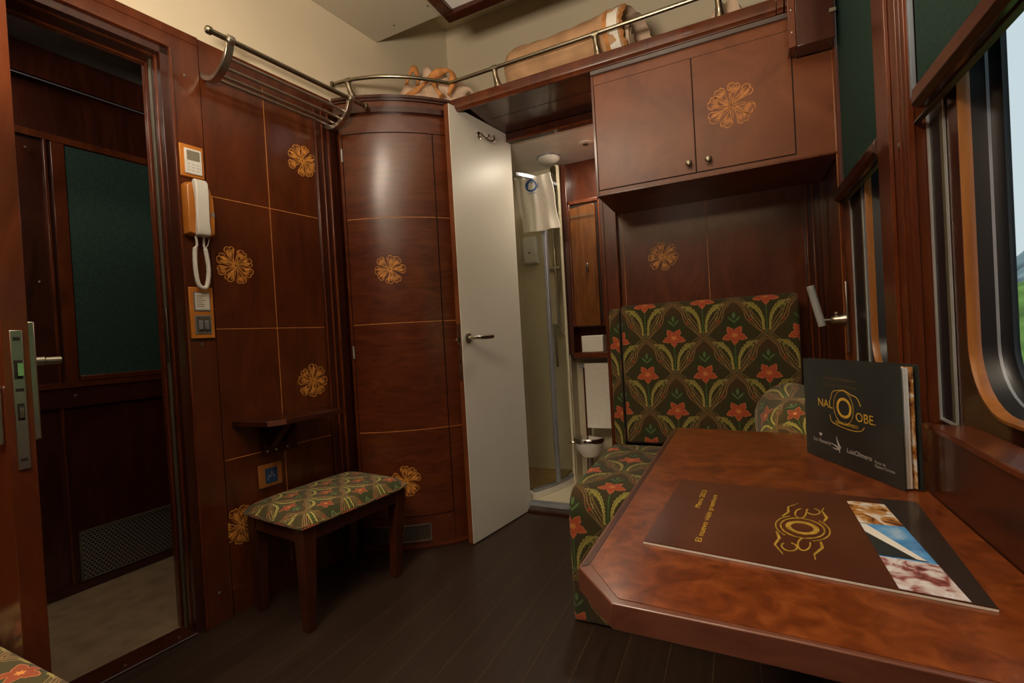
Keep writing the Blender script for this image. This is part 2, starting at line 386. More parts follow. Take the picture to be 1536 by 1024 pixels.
def medallion(surf, ca, cb, R, parent, seed=0, mat='inlay', wk=1.0):
    """stylised round flower inlay made of outlined petals with veins"""
    rnd = random.Random(seed); mb = MB().mat(mat); n = 8; a0 = rnd.random()*6
    T = lambda r, t: (ca + r*cos(t), cb + r*sin(t))
    for k in range(n):
        t = a0 + 2*pi*k/n + rnd.uniform(-.10, .10); hw = pi/n*rnd.uniform(.84, .99); ro = R*rnd.uniform(.90, 1.02); ri = R*.08; bend = rnd.uniform(-.12, .12)
        Q = lambda f, q: T(ro*f, t + hw*q*min(1, .35+f*.75) + bend*f)
        out = [Q(.08, 0), Q(.34, -.55), Q(.62, -.88), Q(.84, -.92), Q(.97, -.50), Q(.92, -.18), Q(1.0, .10), Q(.95, .60), Q(.80, .95), Q(.60, .86), Q(.34, .50)]
        out = [tuple(p) for p in catmull([(p[0], p[1], 0) for p in out], 4, True)]
        ribbon(mb, surf, out, [R*.020*wk + R*.024*wk*abs(sin(i*.37+k)) for i in range(len(out))], closed=True)
        sty = rnd.choice((0, 1, 2, 1)) if k else 0
        if sty == 0:
            body = [Q(.28, -.05), Q(.50, -.55), Q(.76, -.60), Q(.88, -.15), Q(.72, .05), Q(.50, .02)]
            blob(mb, surf, [(p[0], p[1]) for p in catmull([(p[0], p[1], 0) for p in body], 4, True)])
            ribbon(mb, surf, [Q(f, .35+.1*f) for f in (.30, .45, .60, .74, .86)], [R*.012, R*.05, R*.075, R*.05, R*.015])
            ribbon(mb, surf, [Q(f, .70) for f in (.50, .62, .74, .84)], [R*.01, R*.03, R*.03, R*.01])
        elif sty == 1:
            for q in (-.66, -.38, -.1, .18, .46, .70):
                f0 = rnd.uniform(.42, .60); f1 = rnd.uniform(.84, .95)
                ribbon(mb, surf, [Q(f0+(f1-f0)*g_/4, q+.12*sin(g_*1.3+k)) for g_ in range(5)], [R*.008, R*.034, R*.050, R*.034, R*.008])
        else:
            ribbon(mb, surf, [Q(f, .12*sin(f*7)) for f in (.22, .38, .54, .70, .86)], [R*.016, R*.04, R*.10, R*.12, R*.02])
            for q in (-.6, .55): ribbon(mb, surf, [Q(f, q*(.6+.4*f)) for f in (.36, .50, .64, .78, .90)], [R*.01, R*.035, R*.045, R*.035, R*.01])
        ribbon(mb, surf, [T(R*f, t+hw+.05*sin(f*8)) for f in (.08, .25, .42, .60)], [R*.03, R*.03, R*.035, R*.008])
    ribbon(mb, surf, [T(R*.07, 2*pi*q/10) for q in range(10)], R*.04, closed=True)
    o = mb.build('floral_inlay', mat, parent); plab(o, 'golden wood flower medallion set into the panel'); return o
def text_mesh(txt, surf, a, b, size, rot=0, mat='gold', parent=None, name='lettering', ext=.0004, align='LEFT', sx=1.0):
    c = bpy.data.curves.new('t', 'FONT'); c.body = txt; c.size = size; c.extrude = 0; c.align_x = align; c.resolution_u = 5
    o = bpy.data.objects.new('t', c); COL.objects.link(o); bpy.context.view_layer.update()
    me = bpy.data.meshes.new_from_object(o.evaluated_get(bpy.context.evaluated_depsgraph_get()))
    bpy.data.objects.remove(o)
    mb = MB().mat(mat)
    for v in me.vertices:
        x, y = v.co.x*sx, v.co.y; mb.vert(surf(a + x*cos(rot) - y*sin(rot), b + x*sin(rot) + y*cos(rot), ext), True)
    for p in me.polygons: mb.face(list(p.vertices))
    bpy.data.meshes.remove(me)
    return mb.build(name, mat, parent)
def quad_strip(mb, surf, x0, x1, y0, y1, h): 
    mb.face([mb.vert(surf(*p, h), True) for p in ((x0,y0),(x1,y0),(x1,y1),(x0,y1))])
def screw(parent, c, axis, r=.005, mat='nickel'):
    o = MB().lathe(c, axis, [(r, 0), (r, .001), (r*.8, .0025), (r*.3, .0032)], 12).build('screw', mat, parent); return o
M['fabric'] = fabric_mat('floral_upholstery', 1.0, -.002, .493)
M['fabric_seat'] = fabric_mat('floral_upholstery_seat', 1.0, -.41, .50)
M['fabric_stool'] = fabric_mat('floral_upholstery_stool', .62, .05, .02, 1.6)
M['fabric_bolster'] = fabric_mat('floral_upholstery_bolster', .75, .0, .0, 1.6)
# ================================================================== SETTING
# ---- floors
f = MB(); f.prism([L(-1.3, 0, 0)[:2], (.45, -1.3), (.45, 2.45), L(2.45, 0, 0)[:2]], -.05, 0)
struct(f.build('floor', 'planks'), 'dark brown plank floor of the compartment', 'floor')
f = MB(); f.prism([K(-1.3, 0, 0)[:2], L(-1.3, 0, 0)[:2], L(2.7, 0, 0)[:2], K(2.7, 0, 0)[:2]], -.06, -.004)
struct(f.build('floor', 'corr_floor'), 'beige carpeted floor of the corridor outside the door', 'floor')
# ---- left wall with door opening and beige upper part
w = MB(L)
w.mat('mahogany').box(1.03, 1.124, -.09, 0, 0, 2.18).box(1.128, 1.70, -.09, -.003, 0, 2.18).box(-1.3, .33, -.09, 0, 0, 2.18).box(.33, 1.03, -.09, 0, 2.10, 2.18)
w.box(1.70, 2.66, -.09, -.02, 0, 2.18).box(.33, 1.124, 0, .003, 2.15, 2.18)
w.mat('groove').box(1.124, 1.128, -.09, -.012, 0, 2.12)
w.mat('mahogany').box(1.128, 1.60, -.003, .001, 0, .10)
w.mat('beige').box(-1.3, 2.66, -.09, -.006, 2.18, 3.05)
w.mat('inlay_dim').box(1.130, 1.60, -.004, -.0022, 1.593, 1.5960).box(1.130, 1.60, -.004, -.0022, 1.089, 1.0918).box(1.130, 1.60, -.004, -.0022, .588, .5908).box(1.3685, 1.3712, -.004, -.0022, .10, 2.10)
wall_left = struct(w.build('wall_left'), 'mahogany panelled wall with thin inlay lines beside the doorway, beige above', 'wall')
SL = lambda a, b, h: L(a, -.003 + h, b)
for k, (a, b) in enumerate(((1.215, 1.339), (1.537, 1.842), (1.522, .850), (1.175, .328))):
    medallion(SL, a, b, .076, wall_left, 11+k)
for y, z in ((1.075, 2.02), (1.08, .11), (1.075, 1.035)): screw(wall_left, L(y, 0, z), L(0, 1, 0)-L(0, 0, 0), .006)
# corner pilaster mouldings
p = MB(L)
p.mat('mahogany_dark').box(1.600, 1.72, -.003, .006, 0, 2.12)
p.mat('mahogany_red').box(1.602, 1.608, .006, .012, 0, 2.12).box(1.634, 1.642, .006, .016, 0, 2.12).box(1.665, 1.675, .006, .018, 0, 2.12)
struct(p.build('trim_1', bevel=.002), 'dark vertical moulding in the corner beside the curved wardrobe', 'trim')
# door frame lining
p = MB(L)
p.mat('mahogany_dark').box(1.0, 1.03, -.13, -.004, 0, 2.10).box(.33, 1.03, -.13, -.004, 2.07, 2.10).box(.33, .35, -.13, -.004, 0, 2.10)
p.mat('mahogany_red')
for w0, w1, y in ((-.006, .008, 1.026), (-.048, -.034, .996), (-.13, -.105, .992)):
    p.box(y, y+.008, w0, w1, 0, 2.105).box(.33, y+.008, w0, w1, 2.105-.006-(1.034-y-.008), 2.105)
p.mat('olive_strip').box(.996, 1.0, -.088, -.072, 0, 2.07)
p.mat('nickel').box(.994, .996, -.092, -.068, .98, 1.17)
struct(p.build('trim_2', bevel=.0015), 'moulded mahogany frame around the corridor doorway', 'trim')
p = MB(L); p.mat('mahogany_dark').box(.33, 1.0, -.10, .004, -.004, .006); p.mat('grey_strip').box(.35, 1.0, .000, .004, .006, .0075)
tr = struct(p.build('trim_3'), 'dark threshold strip across the corridor doorway', 'trim')
for y in (.62, .80, .955): screw(tr, L(y, -.03, .006), (0, 0, 1), .004)
# ---- corridor
c = MB(K)
c.mat('mahogany_dark').box(-1.3, 2.7, -.06, 0, 0, 2.34)
c.mat('mahogany').box(-1.3, 2.7, 0, .012, 1.955, 1.985)
c.mat('mahogany_dark').box(-1.3, 2.7, 0, .05, 2.20, 2.33).box(-1.3, 2.7, 0, .016, .80, .89).box(-1.3, 2.7, 0, .02, 0, .03)
c.mat('mahogany').box(.985, .995, 0, .014, .03, 1.955).box(1.01, 1.055, 0, .010, .89, 1.955).box(-1.3, 2.7, 0, .022, .885, .908)
c.mat('grey_strip').box(-1.3, 2.7, .05, .053, 2.188, 2.193)
cw = struct(c.build('wall_corridor', bevel=.002), 'dark wood outer wall of the corridor', 'wall')
for y, z in ((.93, 1.90), (.945, 1.34), (1.035, .85), (1.38, .6)): screw(cw, K(y, .0165, z), K(0, 1, 0)-K(0, 0, 0), .006)
c = MB(); c.prism([K(-1.3, 0, 0)[:2], L(-1.3, -.09, 0)[:2], L(2.7, -.09, 0)[:2], K(2.7, 0, 0)[:2]], 2.33, 2.38)
struct(c.build('ceiling', 'corr_ceiling'), 'grey ceiling of the corridor', 'ceiling')
for y in (-1.36, 2.7):
    c = MB(); c.mat('mahogany_dark').prism([K(y, 0, 0)[:2], L(y, -.09, 0)[:2], L(y+.06, -.09, 0)[:2], K(y+.06, 0, 0)[:2]], 0, 2.34)
    struct(c.build('wall_corridor_end'), 'dark end wall of the corridor', 'wall')
b = MB(K); b.mat('green_blind').box(1.058, 1.92, .004, .007, .93, 1.95)
t = thing('roller_blind', 'dark green blind drawn down over the corridor window, seen through the doorway', 'blind', K(1.4, 0, .91))
b.build('blind_fabric', None, t)
b = MB(K); b.mat('mahogany').box(1.058, 1.92, .004, .022, .91, .935); b.build('bottom_bar', None, t, bevel=.003)
t = thing('vent_grille', 'long perforated metal grille low on the corridor wall', 'vent', K(1.3, 0, .03))
b = MB(K)
iy = [b.vert(p) for p in ((1.024, .006, .04), (1.62, .006, .04), (1.62, .006, .245), (1.024, .006, .245))]
b.mat('grille').face(iy, [(0, 0), (.596, 0), (.596, .205), (0, .205)]); b.build('perforated_panel', None, t)
b = MB(K); b.mat('olive_strip')
b.box(1.018, 1.026, .002, .010, .034, .251).box(1.018, 1.626, .002, .010, .034, .041).box(1.018, 1.626, .002, .010, .244, .251); b.build('grille_frame', None, t)
# ---- back walls
w = MB(); w.mat('beige').box(-1.70, .45, 2.64, 2.70, 2.12, 3.05)
struct(w.build('wall_back'), 'beige back wall above the luggage shelf', 'wall')
w = MB(); w.mat('mahogany').box(-.505, .36, 2.37, 2.42, 0, 2.12)
w.mat('inlay_dim').box(-.0975, -.095, 2.3690, 2.371, 1.05, 2.1).box(-.482, -.480, 2.3690, 2.371, 1.05, 2.1)
w.mat('mahogany_dark').box(.358, .36, 2.368, 2.37, 0, 2.12)
q_ = MB(); q_.mat('mahogany_dark').box(.286, .345, 2.355, 2.369, 0, 1.572)
q_.mat('mahogany_red').box(.292, .300, 2.347, 2.356, 0, 1.572).box(.316, .324, 2.344, 2.356, 0, 1.572)
struct(q_.build('trim_8', bevel=.0015), 'dark vertical moulding in the corner right of the bench', 'trim')
wb = struct(w.build('wall_back'), 'dark red wood headboard wall behind the bench', 'wall')
medallion(lambda a, b, h: Vector((a, 2.37-h, b)), -.297, 1.34, .072, wb, 31)
w = MB(); w.mat('mahogany').box(-.585, -.505, 2.34, 2.99, 0, 2.10); w.mat('mahogany_red').box(-.572, -.566, 2.334, 2.342, 0, 2.10).box(-.512, -.505, 2.334, 2.342, 0, 2.10)
struct(w.build('wall_partition', bevel=.0015), 'wood partition end between bathroom and bench', 'wall')
w = MB(); w.mat('mahogany_dark').box(-1.12, -.585, 2.40, 2.44, 2.085, 2.13); w.mat('mahogany_red').box(-1.12, -.585, 2.396, 2.401, 2.083, 2.092)
struct(w.build('trim_4'), 'dark header board over the bathroom doorway', 'trim')
# ---- near wall and ceiling (behind the camera side closed)
w = MB(); w.mat('mahogany').prism([L(-1.3, -.09, 0)[:2], L(-1.36, -.09, 0)[:2], (.45, -1.36), (.45, -1.3)], 0, 2.12)
w.mat('beige').prism([L(-1.3, -.09, 0)[:2], L(-1.36, -.09, 0)[:2], (.45, -1.36), (.45, -1.3)], 2.12, 3.05)
struct(w.build('wall_front'), 'wall behind the viewer', 'wall')
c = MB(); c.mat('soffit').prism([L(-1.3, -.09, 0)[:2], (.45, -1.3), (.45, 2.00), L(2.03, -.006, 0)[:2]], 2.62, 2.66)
cc = struct(c.build('ceiling'), 'greige dropped ceiling panel ending short of the back wall', 'ceiling')
for x, y in ((-1.50, 1.97), (-1.27, 1.94)): screw(cc, (x, y, 2.62), (0, 0, -1), .004, 'groove')
c = MB(); c.mat('beige').prism([L(1.6, -.09, 0)[:2], (.45, 1.6), (.45, 2.70), L(2.70, -.09, 0)[:2]], 3.0, 3.05)
struct(c.build('ceiling'), 'raised beige ceiling at the back of the compartment', 'ceiling')
c = MB(); c.mat('beige').prism([L(1.55, -.09, 0)[:2], (.45, 1.55), (.45, 1.60), L(1.60, -.09, 0)[:2]], 2.66, 3.05)
struct(c.build('wall_upstand'), 'upstand between dropped and raised ceiling', 'wall')
# ---- window wall
w = MB(); w.mat('mahogany')
w.box(.36, .44, -1.3, 2.42, 0, .765).box(.36, .44, -1.3, .16, .765, 3.05).box(.36, .44, 2.005, 2.42, .765, 3.05).box(.36, .44, 1.275, 1.495, .765, 3.05).box(.36, .44, .16, 2.005, 2.30, 3.05)
w.mat('mahogany_red').box(.352, .362, 2.0, 2.022, .79, 2.40)
w.mat('orange_wood').box(.350, .356, 2.002, 2.010, .79, 2.40)
w.mat('mahogany').box(.346, .36, 1.285, 1.485, .79, 2.40)
w.mat('mahogany_red').box(.338, .346, 1.355, 1.366, .79, 2.40).box(.343, .347, 1.300, 1.304, .79, 2.40).box(.350, .362, 1.272, 1.284, .765, 2.40).box(.352, .360, 1.484, 1.497, .79, 2.40)
w.mat('bluegrey').box(.3565, .3655, 1.262, 1.274, 1.45, 2.3)
w.mat('mahogany_dark').box(.335, .36, -1.3, 1.06, 0, .74)
w.mat('mahogany_dark').box(.300, .36, -1.3, 1.065, 0, .797); w.mat('mahogany').box(.299, .36, -1.3, 1.066, .797, .801)
w.mat('mahogany_red').box(.297, .302, -1.3, 1.067, .795, .805)
wr = struct(w.build('wall_right', bevel=.0015), 'mahogany window wall with pillar between the two windows and a ledge below', 'wall')
screw(wr, (.346, 1.315, 1.37), (-1, 0, 0), .007); screw(wr, (.36, 1.14, .735), (-1, 0, 0), .008)
screw(wr, (.36, 2.03, 1.53), (-1, 0, 0), .006); screw(wr, (.36, 2.03, 1.34), (-1, 0, 0), .004)
def rr_loop(y0, y1, z0, z1, r, n=8):
    out = []
    for cy, cz, a in ((y1-r, z1-r, 0), (y0+r, z1-r, pi/2), (y0+r, z0+r, pi), (y1-r, z0+r, 3*pi/2)):
        for k in range(n+1): t = a + pi/2*k/n; out.append((cy+r*cos(t), cz+r*sin(t)))
    return out
def window(name, label, y0, y1, far, off, wd, z0=.82, z1=2.1):
    """rounded train window: plate with a rounded hole, timber ring, rubber and metal rings, glass"""
    root = MB(); 
    outer = [(y0-.0, z0-.06), (y1, z0-.06), (y1, z1+.25), (y0, z1+.25)]
    def loop(mb, ins, x, r): return [mb.vert((x, y, z)) for y, z in rr_loop(near+ins, far-ins, z0+ins, z1-ins, r)]
    near = y0+.04
    # plate built as fan between rectangle and rounded hole
    P = rr_loop(near, far, z0, z1, .12); n = len(P)
    root.mat('mahogany_dark'); a = [root.vert((.385, y, z)) for y, z in P]
    def proj(y, z):
        cy, cz = (near+far)/2, (z0+z1)/2; dy, dz = y-cy, z-cz
        ky = ((y1-cy) if dy > 0 else (cy-y0))/max(abs(dy), 1e-6); kz = ((z1+.25-cz) if dz > 0 else (cz-z0+.07))/max(abs(dz), 1e-6); k = min(ky, kz)
        return cy+dy*k, cz+dz*k
    bq = [root.vert((.385, *proj(y, z))) for y, z in P]
    for k in range(n): j = (k+1) % n; root.face((a[k], a[j], bq[j], bq[k]))
    o = struct(root.build(name), label, 'window')
    def ring(nm, m, prof, lab=None):
        mb = MB().mat(m); Ls = [loop(mb, i, x, max(.12-i, .03)) for i, x in prof]; q = len(Ls[0])
        for A, B in zip(Ls, Ls[1:]):
            for k in range(q): j = (k+1) % q; mb.face((A[k], A[j], B[j], B[k]), None, True)
        r = mb.build(nm, None, o)
        if lab: plab(r, lab)
    ring('timber_ring', 'orange_wood', ((-.005, .386), (-.004, .378), (.002, .377), (.004, .384), (.005, .394)), 'honey coloured rounded timber ring')
    ring('rubber_seal', 'black', ((.005, .394), (.009, .408), (.011, .413)), 'black rubber seal')
    ring('metal_strip', 'grey_strip', ((.011, .413), (.013, .412), (.014, .416)), 'grey metal strip')
    ring('outer_seal', 'black', ((.014, .416), (.018, .424), (.026, .428), (.027, .436)), 'black outer seal')
    mb = MB().mat('glass'); l = rr_loop(near+.02, far-.02, z0+.02, z1-.02, .10); i = [mb.vert((.432, y, z)) for y, z in l]; mb.face(i)
    i2 = [mb.vert((.436, y, z)) for y, z in l]; mb.face(i2[::-1]); nn = len(l)
    for k in range(nn): mb.face((i[k], i[(k+1) % nn], i2[(k+1) % nn], i2[k]))
    mb.build('glass_pane', None, o)
    # pale channel for the blind at the far side
    c = MB(); yy = far+off
    c.mat('pale_strip').box(.3795, .384, yy+wd-.007, yy+wd, z0-.042, 1.42).box(.3815, .384, yy, yy+.008, z0-.042, 1.42).box(.3795, .384, yy, yy+wd, z0-.046, z0-.041)
    c.mat('black').box(.3825, .3845, yy+.006, yy+wd-.004, z0-.042, 1.42)
    c.mat('olive_strip').box(.381, .384, yy+.008, yy+.020, z0-.042, 1.42)
    plab(c.build('blind_channel', None, o), 'pale metal channel the blind runs in')
    return o
m, nt_, b_ = new_mat('window_glass', .02, 0, 0, (.96, .98, .97)); b_.inputs['Transmission Weight'].default_value = 1; b_.inputs['IOR'].default_value = 1.02; M['glass'] = m
m, nt_, b_ = new_mat('shower_glass', .03, 0, 0, (.93, .95, .90)); b_.inputs['Transmission Weight'].default_value = 1; b_.inputs['IOR'].default_value = 1.08; M['shower_glass'] = m
window('window_1', 'rounded train window nearest the viewer with a landscape outside', .16, 1.275, 1.115, .072, .083)
window('window_2', 'rounded train window beyond the pillar, seen edge on', 1.495, 2.005, 1.776, .055, .160)
def blind(label, y0, y1):
    t = thing('pull_down_blind', label, 'blind', (.37, (y0+y1)/2, 1.41))
    b = MB().mat('green_blind'); b.box(.3655, .3685, y0+.012, y1-.012, 1.44, 2.62); b.build('blind_fabric', None, t)
    b = MB().mat('mahogany_dark'); pr = [(.336, 1.412), (.346, 1.402), (.372, 1.402), (.380, 1.412), (.380, 1.440), (.366, 1.452), (.348, 1.450), (.338, 1.440)]
    b.extr(pr, y0-.012, y1-(.070 if y1 < 1.5 else .0), 'y'); b.build('bottom_bar', None, t, bevel=.002)
    b = MB().mat('olive_strip'); b.box(.360, .372, y0, y1+.004, 1.398, 1.402); b.build('seal_strip', None, t)
blind('green blind half drawn over the nearer window', .16, 1.268)
blind('green blind half drawn over the window beyond the pillar', 1.497, 1.998)
# ---- outside
g = MB().mat('grass'); g.prism([(.9, -60), (160, -60), (160, 160), (.9, 160)], -1.6, -1.5); struct(g.build('ground', 'grass'), 'green meadow outside the window', 'ground')
def ridge(name, label, m, x0, pts, depth, cat):
    mb = MB().mat(m); n = len(pts); rows = []
    for k, q in enumerate((0, .25, .5, .75, 1.0)):
        rows.append([mb.vert((x0 + q*depth, y, -1.5 + (h+1.5)*sin(q*pi/2) + sin(y*.7+q*9)*h*.03*(q > 0))) for y, h in pts])
    for A, B in zip(rows, rows[1:]):
        for i in range(n-1): mb.face((A[i], A[i+1], B[i+1], B[i]), None, True)
    C2 = [mb.vert((x0+depth*1.6, y, -1.5)) for y, h in pts]
    for i in range(n-1): mb.face((rows[-1][i], rows[-1][i+1], C2[i+1], C2[i]), None, True)
    struct(mb.build(name), label, cat)
rnd = random.Random(3)
ridge('green_hill', 'bright green hillside outside the window', 'grass', 9, [(y, 2.9 + .5*sin(y*.31)+rnd.uniform(-.1, .1)) for y in range(-30, 90, 2)], 14, 'hill')
ridge('distant_hills', 'grey wooded hillside in the distance', 'rockhill', 60, [(y, 22 + 3*sin(y*.07)+rnd.uniform(-1.2, 1.2)) for y in range(-60, 200, 2)], 40, 'hill')
# ================================================================== BATHROOM
BY = 2.98
w = MB().mat('cream'); w.box(-1.68, -1.62, 2.42, BY+.05, 0, 2.10); struct(w.build('wall_bathroom_left', 'cream'), 'cream side wall of the shower', 'wall')
w = MB().mat('cream'); w.box(-1.68, -.50, BY, BY+.05, 0, 2.10)
w.mat('mahogany').box(-.955, -.585, BY-.012, BY, .86, 2.10); struct(w.build('wall_bathroom_back'), 'cream shower back wall with a wood clad part on the right', 'wall')
w = MB().mat('cream'); w.box(-1.68, -1.15, 2.42, 2.45, 0, 2.10); struct(w.build('wall_bathroom_front'), 'cream wall behind the curved wardrobe', 'wall')
w = MB().mat('white'); w.box(-1.68, -.50, 2.42, BY+.05, 2.10, 2.118); struct(w.build('ceiling', 'white'), 'white bathroom ceiling', 'ceiling')
w = MB().mat('cream'); w.box(-1.68, -.50, 2.46, BY+.05, 0, .045); struct(w.build('floor'), 'pale bathroom floor', 'floor')
w = MB(); w.mat('mahogany_dark').box(-1.10, -.585, 2.395, 2.47, 0, .018); w.mat('chrome').box(-1.10, -.585, 2.402, 2.418, .018, .046); w.mat('grey_strip').box(-1.10, -.585, 2.418, 2.462, .018, .056)
struct(w.build('trim_5', bevel=.002), 'metal edged sill at the bathroom doorway', 'trim')
w = MB().mat('cream').box(-.972, -.955, 2.835, 2.86, .045, 2.06).box(-.966, -.952, 2.86, BY, .045, 2.06); w.mat('mahogany_dark').box(-.9515, -.9475, 2.84, BY, .86, 2.06)
struct(w.build('trim_6'), 'cream shower end post', 'trim')
def arc3(p, n=12):
    """circle-like smooth curve through three plan points"""
    c = catmull([Vector((*q, 0)) for q in p], n); return [(v.x, v.y) for v in c]
SA = arc3(((-1.20, 2.475), (-1.10, 2.50), (-1.012, 2.675), (-.963, 2.845)))
t = thing('shower_enclosure', 'curved glass shower with aluminium post and teak floor behind the open white door', 'shower', (-1.2, 2.75, .045))
tray = MB().mat('white'); tray.prism(SA + [(-.97, BY-.002), (-1.615, BY-.002), (-1.615, 2.475)], .045, .082); plab(tray.build('shower_tray', None, t, bevel=.004), 'white raised tray')
duck = MB().mat('teak')
inner = [(x-.035, y+.028) for x, y in SA[8:-6]]
duck.prism(inner + [(inner[-1][0], BY-.03), (-1.58, BY-.03), (-1.58, inner[0][1])], .082, .092); plab(duck.build('slatted_floor', None, t), 'teak slatted floor mat')
def wall_strip(mb, path, z0, z1, th=.006):
    n = len(path); off = []
    for k in range(n):
        d = Vector(path[min(k+1, n-1)])-Vector(path[max(k-1, 0)]); d.normalize(); off.append((path[k][0]-d.y*th, path[k][1]+d.x*th))
    mb.prism(list(path) + off[::-1], z0, z1)
i1 = 24
g = MB().mat('shower_glass'); wall_strip(g, SA[i1:], .10, 1.93); g.build('glass_panel', None, t)
g = MB().mat('shower_glass'); wall_strip(g, SA[12:i1], .10, 1.93); g.build('glass_door', None, t)
g = MB().mat('grey_strip'); wall_strip(g, SA[12:], .082, .104, .014); g.build('bottom_rail', None, t)
g = MB().mat('grey_strip'); wall_strip(g, SA[12:], 1.925, 1.945, .016); g.build('top_rail', None, t)
g = MB().mat('grey_strip'); px_, py_ = SA[i1]; g.extr([(px_-.012, py_-.012), (px_+.012, py_-.014), (px_+.016, py_+.010), (px_-.008, py_+.014)], .10, 1.93, 'z', False); plab(g.build('aluminium_post', None, t, bevel=.004), 'vertical aluminium post')
g = MB().mat('chrome'); g.lathe((-.965, 2.80, .315), (1, -.6, 0), [(.006, 0), (.006, .02), (.015, .024), (.017, .034), (.010, .042)]); g.build('door_knob', None, t)
# shower fittings
t = thing('hand_shower', 'chrome shower riser with hose on the back wall of the shower', 'shower fitting', (-1.07, BY, 1.3))
g = MB().mat('chrome'); g.tube([(-1.055, 2.94, 2.04), (-1.045, 2.94, 1.0)], .008).lathe((-1.055, BY, 2.04), (0, -1, 0), [(.016, 0), (.016, .03), (.011, .045)]).lathe((-1.045, BY, 1.0), (0, -1, 0), [(.014, 0), (.014, .035), (.010, .045)]); g.build('riser_rail', None, t)
g = MB().mat('chrome'); g.tube([(-1.055, 2.94, 2.04), (-1.01, 2.90, 2.06), (-.99, 2.87, 2.055)], .010).lathe((-.985, 2.86, 2.055), (.3, -.5, -1), [(.010, -.01), (.035, .01), (.036, .018)]); g.build('shower_head', None, t)
g = MB().mat('nickel'); g.tube([(p.x, p.y, p.z) for p in catmull([(-1.01, 2.90, 2.03), (-1.03, 2.93, 1.75), (-1.06, 2.95, 1.45), (-1.04, 2.94, 1.25), (-1.01, 2.95, 1.5), (-1.02, 2.97, 1.62)], 6)], .005, 6); g.build('hose', None, t)
g = MB().mat('chrome'); g.box(-1.10, -1.02, 2.93, 2.975, 1.425, 1.44); g.build('soap_tray', None, t); g = MB().mat('chrome'); g.lathe((-1.02, 2.97, 1.72), (0, -1, 0), [(.02, 0), (.024, .02), (.014, .034)]); g.build('tap', None, t)
t = thing('grab_handle', 'slim chrome vertical handle on the right of the shower', 'handle', (-1.06, BY, 1.0))
g = MB().mat('chrome'); g.tube([(-1.075, 2.93, 1.055), (-1.068, 2.93, .78)], .008).tube([(-1.075, 2.93, 1.045), (-1.075, BY, 1.045)], .006); g.box(-1.11, -1.035, 2.92, 2.94, 1.05, 1.062); g.build('grip', None, t)
t = thing('soap_dispenser', 'white wall mounted soap dispenser in the shower', 'soap dispenser', (-1.22, BY, 1.47))
g = MB().mat('white'); g.extr([(BY, 1.475), (BY-.05, 1.485), (BY-.062, 1.53), (BY-.062, 1.64), (BY-.05, 1.66), (BY, 1.66)], -1.265, -1.175, 'x', False); g.build('body', None, t, bevel=.006)
g = MB().mat('dark_panel'); g.box(-1.226, -1.214, BY-.065, BY-.06, 1.545, 1.556); g.build('level_window', None, t)
t = thing('ceiling_lamp', 'round white dome lamp on the bathroom ceiling', 'lamp', (-1.0, 2.79, 2.10))
g = MB().mat('white'); g.lathe((-1.0, 2.79, 2.10), (0, 0, -1), [(.070, 0), (.070, .012), (.062, .024), (.040, .034), (.012, .038), (.001, .039)], 32); g.build('dome', None, t)
g = MB().mat('grey_strip'); g.lathe((-1.0, 2.79, 2.10), (0, 0, -1), [(.074, 0), (.074, .006), (.070, .007)], 32); g.build('rim', None, t)
t = thing('ceiling_lamp', 'small recessed spot in the bathroom ceiling, half hidden by the overhead cabinet', 'lamp', (-.735, 2.70, 2.10))
g = MB().mat('white'); g.lathe((-.735, 2.70, 2.10), (0, 0, -1), [(.040, 0), (.040, .006), (.026, .008)], 24); g.build('rim', None, t)
g = MB().mat('dark_panel'); g.lathe((-.735, 2.70, 2.0915), (0, 0, -1), [(.018, 0), (.017, .003)], 20); g.build('lens', None, t)
# hanging bath towel with a round blue emblem
def towel_pt(a, b, h=0):      # a 0..1 across, b 0..1 downwards
    x = -1.165 + .235*a + .038*b + .004*sin(b*9+a*5); z = 1.957 - .342*b - .012*a*(1-b) - .010*sin(a*pi)*(1-b)
    y = 2.615 + .10*a*0 + .012*sin(a*11+b*2)*b + .004*sin(a*23) - .004*sin(b*7) ; return Vector((x, y - h, z))
g = MB().mat('towel'); NA, NB = 24, 26
fr = [[g.vert(towel_pt(i/NA, j/NB), True) for i in range(NA+1)] for j in range(NB+1)]
bk = [[g.vert(towel_pt(i/NA, j/NB, -.007), True) for i in range(NA+1)] for j in range(NB+1)]
for j in range(NB):
    for i in range(NA):
        g.face((fr[j][i], fr[j][i+1], fr[j+1][i+1], fr[j+1][i]), None, True); g.face((bk[j][i], bk[j][i+1], bk[j+1][i+1], bk[j+1][i]), None, True)
for j in range(NB): g.face((fr[j][0], bk[j][0], bk[j+1][0], fr[j+1][0])); g.face((fr[j][NA], bk[j][NA], bk[j+1][NA], fr[j+1][NA]))
for i in range(NA): g.face((fr[NB][i], bk[NB][i], bk[NB][i+1], fr[NB][i+1])); g.face((fr[0][i], bk[0][i], bk[0][i+1], fr[0][i+1]))
tw = tag(g.build('bath_towel', 'towel'), 'white bath towel with a round blue emblem hanging over the shower rail', 'towel')
ST = lambda a, b, h: towel_pt(a/.235, b/.365, h+.003)
g = MB().mat('blue'); cx_, cy_ = .105, .062
ribbon(g, ST, [(cx_+.034*cos(q/20*2*pi), cy_+.036*sin(q/20*2*pi)) for q in range(0, 20)], [.007+.006*abs(sin(q/19*pi)) for q in range(20)], closed=True)
ribbon(g, ST, [(cx_+.020*cos(q/12*2*pi)-.004, cy_+.024*sin(q/12*2*pi)) for q in range(5, 12)], .006)
ribbon(g, ST, [(cx_+.043, cy_-.014), (cx_+.044, cy_+.006), (cx_+.040, cy_+.018)], .004)
g.build('emblem', None, tw)
text_mesh('HOTEL', lambda a, b, h: ST(a, -b, h), cx_-.020, -(cy_+.056), .016, 0, 'blue', tw)
